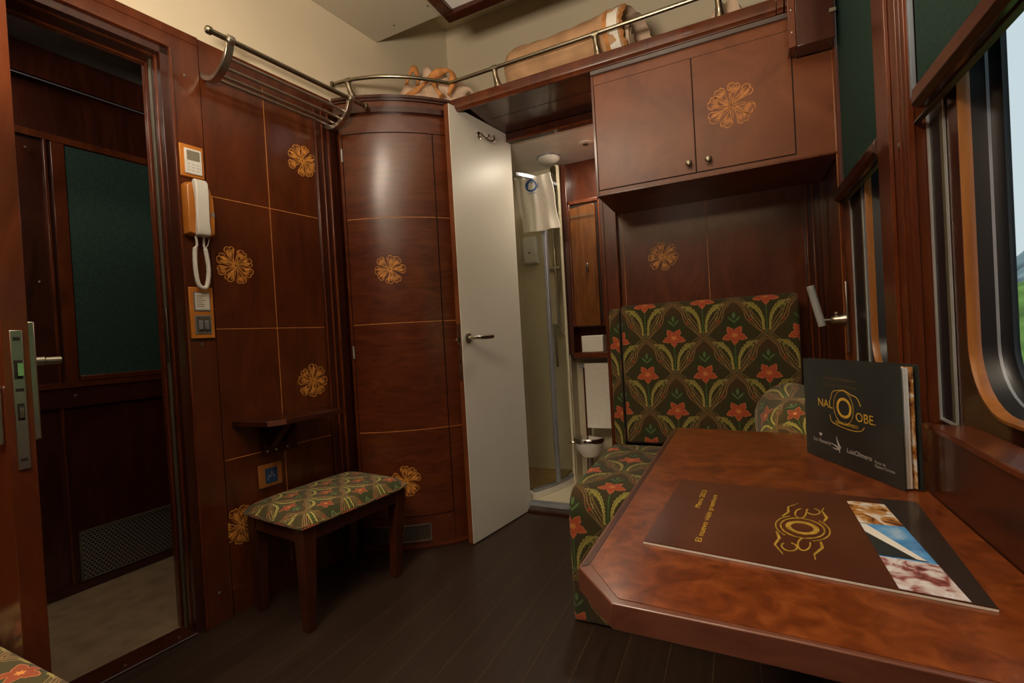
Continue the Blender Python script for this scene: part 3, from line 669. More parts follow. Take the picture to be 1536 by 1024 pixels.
# towel rod and hooks behind (the towel hangs from the rail)
# mirror cabinet
t = thing('wall_cabinet', 'narrow polished wood wall cabinet with an arched recess on the bathroom wall', 'cabinet', (-.79, BY-.012, .99))
cz0, cz1 = 1.035, 1.790; cxl, cxr = -.905, -.725; fy = 2.84
fr_ = MB().mat('mahogany'); fr_.box(cxl-.012, cxr+.014, fy+.02, BY-.012, cz0-.005, cz1+.03); fr_.mat('mahogany_red').box(cxl-.012, cxl+.004, fy+.004, fy+.02, cz0, cz1+.03).box(cxr+.002, cxr+.014, fy+.004, fy+.02, cz0, cz1+.03).box(cxl-.012, cxr+.014, fy+.004, fy+.02, cz1+.008, cz1+.03); fr_.build('frame', None, t, bevel=.003)
dr = MB().mat('orange_wood'); arch = [(cxl+.008, cz0), (cxr-.010, cz0), (cxr-.010, cz1-.030)] + [(cxr-.010 - .022*(1-cos(q*pi/12)), cz1-.030+.022*sin(q*pi/12)) for q in range(1, 7)] + [(cxl+.008, cz1-.020)]
a = [dr.vert((x, fy-.010-.006*sin((x-cxl)/(cxr-cxl)*pi), z)) for x, z in arch]; b2 = [dr.vert((x, fy+.02, z)) for x, z in arch]; dr.face(a); dr.face(b2[::-1])
for k in range(len(arch)): j = (k+1) % len(arch); dr.face((a[k], a[j], b2[j], b2[k]))
M['cab_amber'] = wood('amber_polished_wood', (.085, .026, .006), (.15, .048, .010), (.215, .075, .017), (6, 6, 1), rough=.25, coat=.7)
dr.mats = ['cab_amber']; d_ = dr.build('door', None, t, bevel=.004)
g = MB().mat('groove'); g.box(cxl+.006, cxr-.006, fy+.002, fy+.004, cz1-.014, cz1-.004).box(cxr-.008, cxr+.001, fy+.002, fy+.004, cz0+.02, cz1-.01); g.build('shadow_gap', None, t)
g = MB().mat('dark_panel'); g.box(cxl+.01, cxr-.012, fy-.019, fy-.0165, cz1-.078, cz1-.073); plab(g.build('door_seam', None, d_), 'dark seam under the arch')
g = MB().mat('chrome'); g.lathe((-.800, fy-.018, 1.402), (0, -1, 0), [(.004, 0), (.004, .008)]); g.box(-.808, -.790, fy-.034, fy-.022, 1.37, 1.42); g.build('handle', None, d_, bevel=.004)
t = thing('wall_shelf', 'small mahogany shelf below the bathroom wall cabinet', 'shelf', (-.78, BY, .84))
g = MB().mat('mahogany'); g.box(-.915, -.60, 2.81, BY-.012, .838, .872); g.mat('mahogany_dark').box(-.945, -.915, 2.84, BY-.012, .86, 2.06); g.build('board', None, t, bevel=.003)
g = MB().mat('paper'); g.box(-.865, -.73, 2.83, 2.93, .873, .975); tb = tag(g.build('tissue_box', 'paper', bevel=.004), 'white tissue box on the small bathroom shelf', 'box')
t = thing('towel_rail', 'grey towel rail with holder under the small bathroom shelf', 'towel rail', (-.8, BY, .78))
g = MB().mat('grey_strip'); g.box(-.90, -.62, 2.85, 2.875, .775, .795); g.build('rail', None, t, bevel=.005)
for xb in (-.895, -.64):
    g = MB().mat('nickel'); g.box(xb, xb+.01, 2.875, BY, .78, .79); g.build('bracket', None, t)
g = MB().mat('paper'); P = []
g.extr([(-.86, 2.846), (-.80, 2.842), (-.70, 2.845), (-.66, 2.843), (-.66, 2.850), (-.70, 2.852), (-.80, 2.849), (-.86, 2.853)], .40, .80, 'z', False); g.box(-.86, -.66, 2.842, 2.89, .796, .802); g.build('hanging_towel', 'towel')
bpy.data.objects['hanging_towel'].data.materials.clear(); bpy.data.objects['hanging_towel'].data.materials.append(M['towel'])
tag(bpy.data.objects['hanging_towel'], 'plain cream towel hanging from the grey rail below the tissue box', 'towel')
g = MB().mat('mahogany'); g.box(-.888, -.875, 2.90, BY, .06, .77); struct(g.build('trim_7'), 'thin wood post below the towel rail', 'trim')
t = thing('waste_bin', 'white bowl shaped bin with chrome rim behind the bench', 'bin', (-.835, 2.78, .046))
g = MB().mat('white'); g.lathe((-.825, 2.75, .046), (0, 0, 1), [(.001, .20), (.045, .205), (.078, .245), (.088, .285), (.088, .290)], 32); g.build('bowl', None, t)
g = MB().mat('chrome'); g.lathe((-.825, 2.75, .336), (0, 0, 1), [(.090, 0), (.094, .006), (.094, .022), (.089, .030), (.001, .036)], 32); plab(g.build('lid', None, t), 'chrome rim and lid')
g = MB().mat('nickel'); g.lathe((-.825, 2.75, .046), (0, 0, 1), [(.060, 0), (.060, .012), (.024, .03), (.020, .20)], 24); g.build('foot', None, t)

# ================================================================== DOORS
def door_frame2d(hinge, free, thick):
    """returns map (a along from free edge to hinge, t thickness to the left, z)"""
    A, B = Vector((*free, 0)), Vector((*hinge, 0)); d = (B-A).normalized(); n = Vector((-d.y, d.x, 0))
    return lambda a, t, z: Vector((A.x + d.x*a + n.x*t, A.y + d.y*a + n.y*t, z)), d, n, (B-A).length
DX, dd, dn, dl = door_frame2d((-1.098, 2.441), (-1.186, 1.940), .032)
g = MB(DX); g.mat('white_door').box(0, dl, 0, .004, .006, 2.130); g.mat('cabinet_wood').box(0, dl, .004, .032, .006, 2.130)
door2 = struct(g.build('door_2', bevel=.0008), 'white bathroom door standing open with wood coloured edge', 'door')
g = MB(DX).mat('nickel'); g.box(-.0025, 0, .007, .027, .80, 1.075); lp = plab(g.build('lock_plate', None, door2), 'metal lock plate on the door edge')
g = MB(DX).mat('groove'); g.box(-.004, -.0025, .012, .022, .985, 1.005).box(-.0035, -.0025, .015, .019, .88, .90); g.build('latch_hole', None, lp)
g = MB(DX).mat('chrome'); g.box(-.008, -.0025, .012, .022, .955, .975); g.build('latch', None, lp)
def lever(parent, F, a, z, side, length, adir, r=.0095):
    s = -1 if side == 0 else 1; t0 = 0 if side == 0 else .032
    g = MB(F).mat('nickel'); c = F(a, t0, z); ax = (F(a, t0+s*.1, z)-c).normalized()
    g.lathe((a, t0, z), ax, [(.026, 0), (.026, .006), (.020, .010), (.009, .011), (.009, .045)], 24)
    g.tube([(a, t0+s*.030, z), (a, t0+s*.043, z), (a+adir*.012, t0+s*.050, z), (a+adir*.03, t0+s*.052, z)], .009)
    o = g.build('door_handle', None, parent)
    g = MB(F).mat('brass_dark'); g.tube([(a+adir*.03, t0+s*.052, z), (a+adir*.05, t0+s*.052, z), (a+adir*length, t0+s*.052, z+.001)], [r, r+.002, r+.001], 14); g.build('lever', None, o); return o
lever(door2, DX, .045, 1.003, 0, .13, 1)
g = MB(DX).mat('nickel'); c = DX(.04, .032, 1.0); g.lathe((.035, .032, .995), dn, [(.025, 0), (.025, .006), (.010, .010), (.009, .034), (.013, .040), (.014, .052), (.008, .058)], 20).tube([(.035, .075, .995), (.06, .082, .995), (.12, .082, .995)], .009); plab(g.build('door_handle', None, door2), 'lever on the hidden side seen end on')
g = MB(DX).mat('nickel')
g.lathe((.225, 0, 2.045), -dn, [(.020, 0), (.019, .004), (.008, .007), (.007, .02)], 16)
g.tube([tuple(v) for v in catmull([(.225, -.012, 2.045), (.235, -.032, 2.022), (.262, -.050, 2.012), (.285, -.052, 2.030), (.288, -.046, 2.050)], 5)], .005, 8).tube([tuple(v) for v in catmull([(.225, -.012, 2.045), (.245, -.028, 2.030), (.262, -.034, 2.040), (.268, -.030, 2.056)], 5)], .0045, 8)
plab(g.build('coat_hook', None, door2), 'double metal coat hook near the top')
# corridor door opened into the room, seen on its edge
DY, d1, n1, l1 = door_frame2d((-1.855, .404), (-1.237, .4045), .038)
DZ = lambda a, t, z: DY(a, -t+.019, z)
g = MB(DZ); g.mat('mahogany').box(0, l1, 0, .038, .012, 2.06)
door1 = struct(g.build('door_1', bevel=.001), 'corridor door opened into the room, seen on its lock edge', 'door')
g = MB(DZ).mat('nickel'); g.box(-.003, 0, .010, .028, .800, 1.065); lp = plab(g.build('lock_plate', None, door1, bevel=.001), 'long steel lock plate')
g = MB(DZ).mat('groove'); g.box(-.0036, -.003, .013, .025, .972, 1.008).box(-.0036, -.003, .014, .024, .893, .925).box(-.0034, -.003, .013, .025, .948, .954).box(-.0034, -.003, .014, .024, 1.045, 1.052).box(-.0034, -.003, .014, .024, .815, .821); g.build('lock_slots', None, lp)
g = MB(DZ).mat('chrome'); g.box(-.010, -.003, .016, .024, .978, 1.002).box(-.006, -.003, .016, .022, .898, .918); g.build('latch_bolts', None, lp)
g = MB(DZ).mat('nickel'); g.box(.012, .050, .038, .052, .850, 1.083); hp = plab(g.build('handle_plate', None, door1, bevel=.003), 'steel handle plate on the far face')
g = MB(DZ).mat('nickel'); g.tube([(.030, .052, 1.004), (.030, .068, 1.004)], .009, 14).tube([(.030, .070, 1.004), (.030, .094, 1.004)], .0078, 14).lathe((.030, .068, 1.004), DZ(0, 1, 0)-DZ(0, 0, 0), [(.007, -.002), (.010, 0), (.007, .003)]); g.build('lever', None, hp)
g = MB(DZ).mat('nickel'); g.box(.012, .050, -.012, 0, .850, .96); plab(g.build('handle_plate', None, door1, bevel=.003), 'steel handle plate on the near face')
# ================================================================== WARDROBE
CC = Vector((-1.85386, 2.46556)); CR_ = .78047
def CP(deg, R, z): a = radians(deg); return Vector((CC.x + R*cos(a), CC.y + R*sin(a), z))
def arcslab(mb, t0, t1, z0, z1, Ra, Rb, step=1.5):
    n = max(2, int(abs(t1-t0)/step)); G = []
    for k in range(n+1):
        t = t0+(t1-t0)*k/n; G.append([mb.vert(CP(t, R, z), True) for R, z in ((Rb, z0), (Rb, z1), (Ra, z1), (Ra, z0))])
    for A, B in zip(G, G[1:]):
        for q in range(4): j = (q+1) % 4; mb.face((A[q], B[q], B[j], A[j]), None, q == 0)
    mb.face(G[0]); mb.face(G[-1][::-1])
wd = thing('curved_wardrobe', 'curved figured mahogany corner wardrobe with flower medallions', 'wardrobe', (-1.46, 2.0, 0))
g = MB().mat('groove'); arc = [tuple(CP(t, CR_-.008, 0)[:2]) for t in [-76+k*(76-35.2)/24 for k in range(25)]]
g.prism(arc + [(-1.155, 2.40), (-1.60, 2.40)], 0, 2.09); plab(g.build('carcass', None, wd), 'carcass showing as dark gaps')
g = MB().mat('figured'); arcslab(g, -76, -35.3, 2.003, 2.09, CR_-.006, CR_); arcslab(g, -42.9, -35.3, 0, 2.000, CR_-.006, CR_); arcslab(g, -76, -43.0, 0, .158, CR_-.006, CR_); arcslab(g, -76, -75.0, .158, 2.003, CR_-.006, CR_)
for z in (1.5955, 1.0925, .5745): g.mat('inlay_dim'); arcslab(g, -42.9, -35.3, z, z+.003, CR_, CR_+.0005)
g.build('frame_panels', None, wd)
g = MB().mat('figured'); arcslab(g, -74.7, -43.3, .162, 1.998, CR_-.006, CR_)
for z in (1.5955, 1.0925, .5745): g.mat('inlay_dim'); arcslab(g, -74.7, -43.3, z, z+.003, CR_, CR_+.0005)
wdoor = g.build('door', None, wd)
SC = lambda a, b, h: CP(-60 + math.degrees(a/CR_), CR_+h+.0002, b)
medallion(SC, radians(-.5)*CR_, 1.35, .074, wdoor, 42); medallion(SC, radians(.8)*CR_, .334, .074, wdoor, 43)
g = MB().mat('mahogany_dark'); arcslab(g, -76, -35.3, 0, .012, CR_-.004, CR_+.012); g.mat('mahogany_red'); arcslab(g, -76, -35.3, .012, .020, CR_-.004, CR_+.009); g.build('base_moulding', None, wd)
g = MB().mat('mahogany_dark'); arcslab(g, -77, -35.4, 2.090, 2.112, CR_-.01, CR_+.020); arcslab(g, -77, -35.4, 2.112, 2.118, CR_-.01, CR_+.016); g.mat('mahogany'); arcslab(g, -77, -35.4, 2.118, 2.1445, CR_-.01, CR_+.010); g.build('cornice', None, wd)
for z in (1.905, .965):
    g = MB().mat('pale_strip'); arcslab(g, -75.25, -74.85, z-.03, z+.03, CR_, CR_+.006); plab(g.build('hinge', None, wdoor), 'pale metal hinge')
g = MB().mat('olive_strip'); arcslab(g, -75, -51.4, .040, .124, CR_, CR_+.004); g.mats = ['nickel']; v_ = g.build('vent', None, wd); plab(v_, 'slotted metal vent at the foot')
g = MB().mat('groove'); arcslab(g, -74.6, -51.9, .048, .116, CR_+.004, CR_+.0046)
g.mat('nickel')
for k in range(38): t = -74.3+k*.595; arcslab(g, t, t+.22, .050, .114, CR_+.0046, CR_+.0075, 1)
g.build('vent_slots', None, v_)
screw(wd, CP(-44.9, CR_, .142), CP(-44.9, 1, 0)-CP(-44.9, 0, 0), .005)
# ================================================================== SHELF OVER THE BACK
t = thing('luggage_shelf', 'high mahogany luggage shelf with a moulded front edge across the back', 'shelf', (-.6, 2.3, 2.12))
sh = [tuple(CP(tt, CR_-.004, 0)[:2]) for tt in [-76.5+k*(76.5-36)/24 for k in range(25)]]
g = MB().mat('mahogany_dark'); g.prism(sh + [(-1.20, 2.00), (.355, 2.00), (.355, 2.638), L(2.64, .004, 0)[:2], L(1.72, .004, 0)[:2]], 2.1455, 2.160); g.build('board', None, t)
g = MB().mat('mahogany')
lipp = [(2.003, 2.108), (1.994, 2.110), (1.990, 2.118), (1.983, 2.122), (1.980, 2.134), (1.986, 2.150), (1.986, 2.162), (1.990, 2.168), (2.003, 2.168)]
g.extr(lipp, -1.205, .188, 'x'); g.extr([(y-.005, z) for y, z in lipp], .190, .211, 'x')
g.mat('mahogany_dark'); arcslab(g, -77, -35.2, 2.1455, 2.156, CR_-.004, CR_+.018); arcslab(g, -77, -35.2, 2.156, 2.168, CR_-.004, CR_+.026)
g.build('moulded_lip', None, t)
g = MB().mat('grey_strip'); g.mats = ['strip_dark']; g.box(-.505, .262, 1.990, 2.0, 2.088, 2.104); plab(g.build('metal_strip', None, t), 'dull metal strip under the lip')
g = MB().mat('mahogany_dark'); g.box(-1.13, -.507, 2.003, 2.395, 2.132, 2.1450); g.mat('groove').box(-1.10, -.52, 2.20, 2.203, 2.1310, 2.1325); plab(g.build('underside_panel', None, t), 'dark glossy soffit over the bathroom doorway')
# rail
t = thing('shelf_rail', 'nickel guard rail running round the front of the high shelf', 'rail', (-.6, 1.99, 2.168))
path = [(-1.668, 1.708), (-1.575, 1.722), (-1.473, 1.757), (-1.395, 1.800), (-1.322, 1.856), (-1.26, 1.92), (-1.205, 1.988)]
sm_ = [(v.x, v.y, 2.25) for v in catmull([(x, y, 2.25) for x, y in path], 5)]
g = MB().mat('brass_dark'); g.tube(sm_ + [(-1.200, 1.9885, 2.25)], .0085, 12).tube([(-1.203, 1.988, 2.25), (-.5, 1.988, 2.254), (.25, 1.988, 2.262)], .0085, 12); g.lathe((-1.674, 1.707, 2.25), (-1, -.05, 0), [(.009, 0), (.014, .004), (.014, .012), (.008, .018)]); g.build('rail_tube', None, t)
def rail_post(x, y):
    g = MB().mat('brass_dark')
    g.tube([tuple(v) for v in catmull([(x+.006, y+.035, 2.161), (x+.004, y+.022, 2.185), (x+.002, y+.006, 2.215), (x, y, 2.25)], 4)], [.026, .024, .021, .019, .017, .015, .014, .013, .012, .012, .012, .012, .012][:13], 12)
    g.tube([(x-.012, y, 2.25), (x+.012, y, 2.25)], .0135, 14); g.build('rail_post', None, t)
rail_post(-.955, 1.988); rail_post(-.475, 1.988); rail_post(.0, 1.988); rail_post(-1.60, 1.722)
# ================================================================== OVERHEAD CABINET
t = thing('overhead_cabinet', 'two door mahogany cabinet hung above the bench, flower medallion on its right door', 'cabinet', (-.14, 2.2, 1.575))
g = MB().mat('cabinet_wood')
g.box(-.505, .356, 2.003, 2.369, 1.575, 2.106); g.mat('mahogany_red').box(-.507, .357, 1.998, 2.003, 1.575, 1.582)
g.box(-.507, -.497, 1.998, 2.003, 1.582, 2.088)
g.mat('groove').box(-.4965, .2325, 2.0015, 2.003, 1.5975, 2.0475); g.build('carcass', None, t, bevel=.001)
for x0, x1, kx, kz, lab in ((-.4945, -.1085, -.132, 1.636, 'left door'), (-.1045, .2285, -.061, 1.637, 'right door with the medallion')):
    g = MB().mat('cabinet_wood'); g.box(x0, x1, 1.999, 2.0025, 1.6005, 2.0445); d_ = g.build('door', None, t, bevel=.0008); plab(d_, lab)
    g = MB().mat('brass_dark'); g.lathe((kx, 1.999, kz), (0, -1, 0), [(.011, 0), (.011, .003), (.005, .005), (.005, .012), (.010, .016), (.0125, .021), (.010, .027), (.003, .030)], 20); g.build('knob', None, d_)
medallion(lambda a, b, h: Vector((a, 1.999-h-.0001, b)), .028, 1.826, .090, d_, 55, 'inlay_dim', 1.1)
# dark box above, at the window
t = thing('curtain_box', 'dark wood box hanging high beside the window next to the cabinet', 'box', (.30, 1.95, 1.96))
g = MB().mat('mahogany_dark'); g.box(.236, .345, 1.90, 1.975, 1.930, 2.60); g.build('front_panel', None, t, bevel=.002)
g = MB().mat('mahogany_red'); g.box(.214, .236, 1.905, 1.975, 1.935, 2.60); sp_ = g.build('side_strip', None, t, bevel=.002)
screw(sp_, (.225, 1.905, 2.06), (0, -1, 0), .004); screw(sp_, (.225, 1.905, 1.985), (0, -1, 0), .004)
g = MB().mat('nickel'); g.box(.332, .350, 1.892, 1.900, 2.01, 2.022); g.build('latch', None, t)
# ================================================================== BENCH
bn = thing('upholstered_bench', 'floral upholstered bench seat with tall backrest against the back wall', 'bench', (-.12, 1.9, 0))
pr = [(1.532, 0.004), (1.527, .03), (1.527, .36)] + [(1.527+.085*(1-cos(q*pi/16)), .372+.085*sin(q*pi/16)) for q in range(0, 9)] + [(1.75, .461), (1.95, .463), (2.15, .461), (2.235, .455), (2.235, .004)]
g = MB().mat('fabric_seat'); g.extr(pr, -.548, .330, 'x'); g.build('seat', None, bn, bevel=.010, seg=3)
pr = [(2.255, .458), (2.250, .55), (2.250, 1.04), (2.254, 1.085), (2.264, 1.104), (2.285, 1.114), (2.32, 1.114), (2.345, 1.10), (2.355, 1.06), (2.355, .458)]
g = MB().mat('fabric'); g.extr(pr, -.489, .243, 'x'); g.build('backrest', None, bn, bevel=.012, seg=3)
pr = [(2.256, .440), (2.251, .55), (2.251, 1.03), (2.255, 1.072), (2.268, 1.095), (2.290, 1.102), (2.33, 1.10), (2.33, .440)]
g = MB().mat('fabric'); g.extr(pr, -.548, -.500, 'x'); plab(g.build('side_cushion', None, bn, bevel=.010, seg=3), 'narrow upholstered side strip')
g = MB().mat('groove'); g.box(-.503, -.486, 2.275, 2.33, .46, 1.06); plab(g.build('shadow_gap', None, bn), 'dark slit between side strip and backrest')
# bolster
tb = MB().mat('fabric_bolster'); cyl = []
for k, (yy, rr) in enumerate(((1.60, .02), (1.603, .07), (1.612, .108), (1.63, .132), (1.66, .143), (1.75, .146), (1.95, .147), (2.12, .145), (2.18, .138), (2.21, .118), (2.225, .07), (2.228, .02))):
    cyl.append([tb.vert((.188 + rr*.92*cos(2*pi*q/28), yy, .610 + rr*sin(2*pi*q/28))) for q in range(28)])
ac = 0
for A, B in zip(cyl, cyl[1:]):
    for q in range(28): j = (q+1) % 28; u0, u1 = q*.033, (q+1)*.033; tb.face((A[q], A[j], B[j], B[q]), [(u0, ac), (u1, ac), (u1, ac+.05), (u0, ac+.05)], True)
    ac += .05
tb.face(cyl[0][::-1]); tb.face(cyl[-1])
tag(tb.build('bolster_cushion', 'fabric_bolster'), 'round bolster cushion in faded floral fabric on the bench, half hidden by the upright booklet', 'cushion')
# near seat corner
t = thing('sofa', 'corner of the floral seat nearest the viewer at the bottom left of the photo', 'bench', (-1.2, .1, 0))
pr = [(.382, .004), (.3835, .41), (.381, .452), (.368, .472), (.33, .478), (-.2, .478), (-.2, .004)]
g = MB().mat('fabric_bolster'); g.extr(pr, -1.46, -.95, 'x'); g.build('seat', None, t, bevel=.012, seg=3)
# ================================================================== TABLE
T0 = .680
tp = [(-.209, .610), (-.147, .540), (.04, .536), (.299, .520), (.299, 1.068), (.3585, 1.070), (.3585, 1.515), (-.188, 1.573)]
t = thing('folding_table', 'glossy burl veneer table with a chamfered corner fixed under the window', 'table', (.05, 1.05, 0))
g = MB().mat('rim_wood'); g.prism(tp, T0-.033, T0-.0008)
g.build('tabletop', None, t, bevel=.0018, seg=2)
ins = [(-.193, .620), (-.141, .5515), (.04, .5425), (.298, .526), (.298, 1.069), (.357, 1.071), (.357, 1.508), (-.174, 1.562)]
g = MB().mat('burl'); g.prism(ins, T0-.0008, T0); plab(g.build('veneer_field', None, t), 'burl veneer field')
edge = [(-.205, .611), (-.196, .620), (-.176, 1.564), (-.184, 1.569)]
g = MB().mat('mahogany_dark'); g.prism(edge, T0-.0008, T0-.0001); plab(g.build('edge_band', None, t), 'dark edge band')
g = MB().mat('mahogany_dark'); g.box(.16, .20, .72, 1.40, .002, T0-.033); g.box(.20, .296, .74, .80, .30, .36); g.build('support_panel', None, t, bevel=.003)
# ================================================================== FOLDER ON THE TABLE
FA, FB, FC_, FD = Vector((-.138, .706)), Vector((-.114, 1.019)), Vector((.261, .990)), Vector((.237, .656))
def SF(u, v, h):      # bilinear over the folder
    p = FA*(1-u)*(1-v) + FB*(1-u)*v + FC_*u*v + FD*u*(1-v); return Vector((p.x, p.y, T0 + .0044 + h))
fo = thing('menu_folder', 'large glossy brown folder with gold lettering lying on the table', 'folder', (.06, .84, T0))
g = MB().mat('paper'); g.prism([FA, FD, FC_, FB], T0+.0004, T0+.0034); plab(g.build('pages', None, fo), 'white page edges')
g = MB().mat('folder_brown'); a = [g.vert(SF(u, v, h), True) for h in (0, -.0012) for u, v in ((0, 0), (1.0, 0), (1.0, 1), (0, 1))]
g.face(a[:4]); g.face(a[4:][::-1])
for k in range(4): j = (k+1) % 4; g.face((a[k], a[j], a[j+4], a[k+4]))
cov = g.build('cover', None, fo)
def quadF(mb, pts, h):
    a = [mb.vert(SF(u, v, h), True) for u, v in pts]; mb.face(a)
g = MB().mat('folder_dark'); quadF(g, [(.935, .0), (.998, .0), (.998, 1), (.862, 1), (.862, .93)], .0003); plab(g.build('dark_band', None, cov), 'darker right end')
def photo_mat(name, stops, sc, seed):
    m, nt, b = new_mat(name, .25, 0, .4); v = coords(nt, (1, 1, 1)); n = nt.nodes.new('ShaderNodeTexNoise')
    nt.links.new(v, n.inputs['Vector']); n.inputs['Scale'].default_value = sc; n.inputs['Detail'].default_value = 3; n.noise_dimensions = '4D'; n.inputs['W'].default_value = seed; n.inputs['Distortion'].default_value = 1.5
    nt.links.new(ramp(nt, n.outputs['Fac'], stops), b.inputs['Base Color']); M[name] = m
photo_mat('photo_warm', [(.32, (.10, .035, .015)), (.44, (.42, .17, .04)), (.52, (.60, .36, .14)), (.60, (.75, .70, .66)), (.75, (.8, .78, .78))], 34, 2.3)
photo_mat('photo_pink', [(.30, (.07, .02, .02)), (.42, (.30, .09, .08)), (.50, (.62, .50, .48)), (.62, (.75, .72, .74)), (.75, (.45, .24, .10))], 30, 5.1)
photo_mat('photo_sky', [(.35, (.03, .16, .42)), (.6, (.10, .34, .68)), (.8, (.55, .70, .80))], 14, 1.1)
ML = lambda v: .735 + (.905-v)*.055; MR = lambda v: .872 + (.905-v)*.082
g = MB(); g.mat('photo_warm'); quadF(g, [(ML(.60), .60), (MR(.62), .62), (MR(.905), .905), (ML(.905), .905)], .0006)
g.mat('photo_sky'); quadF(g, [(ML(.26), .26), (MR(.26), .26), (MR(.62), .62), (ML(.60), .60)], .0006)
g.mat('photo_pink'); quadF(g, [(ML(.0), .004), (MR(.0), .004), (MR(.26), .26), (ML(.26), .26)], .0006)
g.mat('cover_dark'); quadF(g, [(ML(.28), .27), (MR(.26)-.02, .27), (ML(.52), .52)], .0009)
g.mat('paper'); quadF(g, [(ML(.50), .50), (MR(.26)-.05, .275), (MR(.26)-.025, .275), (ML(.59)+.02, .59), (ML(.59), .59)], .0012)
plab(g.build('photo_strip', None, cov), 'strip of three small colour photographs')
text_mesh('El nuevo viaje premium', lambda a, b, h: SF(a, b, h), .205, .09, .034, pi/2, 'gold', cov, 'title_lettering', .0006, 'LEFT', 2.1)
text_mesh('Menu 2023', lambda a, b, h: SF(a, b, h), .150, .52, .034, pi/2, 'gold', cov, 'title_lettering', .0006, 'LEFT', 2.0)
# gold emblem: oval ring, O, ribbons
def emblem(surf, cx, cy, rx, ry, parent, w, mat='gold', rot=0, name='emblem'):
    g = MB().mat(mat); R2 = lambda x, y: (cx + x*rx*cos(rot)-y*ry*sin(rot), cy + x*rx*sin(rot)+y*ry*cos(rot))
    def E(ax, ay, r1, r2, t0, t1, ww, n=26): ribbon(g, surf, [R2(ax+r1*cos(t0+(t1-t0)*q/n), ay+r2*sin(t0+(t1-t0)*q/n)) for q in range(n+1)], ww)
    E(0, 0, .20, .40, 0, 2*pi, w*2.6); E(0, 0, .36, .62, .3, 2*pi+.1, w*.8); E(0, .02, .44, .74, .6, 2.6, w*.7); E(0, -.02, .44, .74, 3.6, 5.7, w*.7)
    for s in (-1, 1):
        E(s*.55, s*.15, .20, .16, 0, 5.2, w*.8); E(s*.72, -s*.2, .13, .2, 1, 6.2, w*.8)
        ribbon(g, surf, [R2(s*.36, -.55), R2(s*.55, -.62), R2(s*.8, -.45), R2(s*.95, -.5)], [w, w*1.4, w, w*.4])
        ribbon(g, surf, [R2(s*.30, .66), R2(s*.52, .52), R2(s*.75, .58), R2(s*.98, .30)], [w, w*1.4, w, w*.4])
    return g.build(name, None, parent)
FOW, FOH = .378, .313
SFm = lambda x, y, h: SF(.548 + x/FOW, .44 + y/FOH, h+.0003)
emblem(SFm, 0, 0, .105, .046, cov, .0028, 'gold_dull', pi/2-.12, 'gold_emblem')
# ================================================================== UPRIGHT BOOKLET
BA, BB = Vector((.144, 1.312)), Vector((.2635, 1.056)); bl = (BB-BA).length; bdir = (BB-BA)/bl; bn_ = Vector((bdir.y, -bdir.x)) if Vector((bdir.y, -bdir.x)).y < 0 and Vector((bdir.y, -bdir.x)).x < 0 else Vector((-bdir.y, bdir.x))
if bn_.x > 0: bn_ = -bn_
HB = .226
def SB(a, b, h): p = BA + bdir*a + bn_*(h+.0003); return Vector((p.x, p.y, T0+.0008+b))
bk_ = thing('upright_booklet', 'dark green booklet with gold emblem standing upright on the table', 'book', (.2, 1.19, T0))
def leaf(mb, a0, a1, o0, o1, z0, z1, th):       # a slab whose near edge fans away from the front cover
    c0, c1 = BA + bdir*a0 - bn_*o0, BA + bdir*a1 - bn_*o1; n = bn_*th
    mb.prism([c0, c1, c1-n, c0-n], T0+.0008+z0, T0+.0008+z1)
g = MB().mat('cover_dark'); leaf(g, 0, bl, 0, 0, 0, HB, .0016); fc = g.build('front_cover', None, bk_); plab(fc, 'dark front cover with gold and white print')
g = MB().mat('cover_dark'); leaf(g, .002, bl+.004, .010, .0285, 0, HB+.001, .0016); g.build('back_cover', None, bk_)
g = MB().mat('cover_dark'); leaf(g, -.0012, .0005, 0, 0, 0, HB, .0125); g.build('spine', None, bk_)
g = MB().mat('paper')
for o0, o1, cut in ((.0022, .0030, .004), (.0034, .0062, .002), (.0046, .0098, .003), (.0058, .0128, .002)): leaf(g, .004, bl-cut, o0, o1, .003, HB-.004, .0010 if o1 < .006 else .0022)
plab(g.build('pages', None, bk_), 'cream page block')
g = MB().mat('photo_warm'); leaf(g, .004, bl+.001, .0082, .0205, .003, HB-.003, .0015); plab(g.build('inner_leaf', None, bk_), 'printed inner leaf')
TB = lambda a, b, h: SB(a, b, h)
text_mesh('Panoramas Prestigiosos', TB, .072, HB*.815, .0105, 0, 'bronze_ink', fc, 'small_lettering', .0003)
text_mesh('Un viaje por el norte de Espana', TB, .074, HB*.755, .0078, 0, 'bronze_ink', fc, 'small_lettering', .0003)
text_mesh('NAL', TB, .048, HB*.535, .026, 0, 'gold', fc, 'gold_lettering', .0003)
text_mesh('O', TB, .108, HB*.470, .062, 0, 'gold', fc, 'gold_lettering', .0004)
text_mesh('OBE.', TB, .166, HB*.47, .026, 0, 'gold', fc, 'gold_lettering', .0003)
text_mesh('GRAN EXPRESO', TB, .105, HB*.400, .0095, 0, 'gold', fc, 'gold_lettering', .0003)
g = MB().mat('gold')
ribbon(g, TB, [(v.x, v.y) for v in catmull([(.092, HB*.62, 0), (.100, HB*.70, 0), (.118, HB*.72, 0), (.135, HB*.73, 0), (.155, HB*.70, 0), (.172, HB*.68, 0), (.182, HB*.61, 0)], 4)], .0016, .0004)
ribbon(g, TB, [(v.x, v.y) for v in catmull([(.088, HB*.47, 0), (.092, HB*.41, 0), (.110, HB*.385, 0), (.150, HB*.37, 0), (.178, HB*.385, 0), (.190, HB*.43, 0)], 4)], .0013, .0004)
ribbon(g, TB, [(.104+.0*q, HB*.66) if False else (.131+.030*cos(q/16*2*pi), HB*.565+.036*sin(q/16*2*pi)) for q in range(16)], .0009, .0004, True)
g.build('gold_emblem', None, fc)
text_mesh('San Rosario', TB, .026, HB*.165, .0125, 0, 'silver', fc, 'white_lettering', .0003)
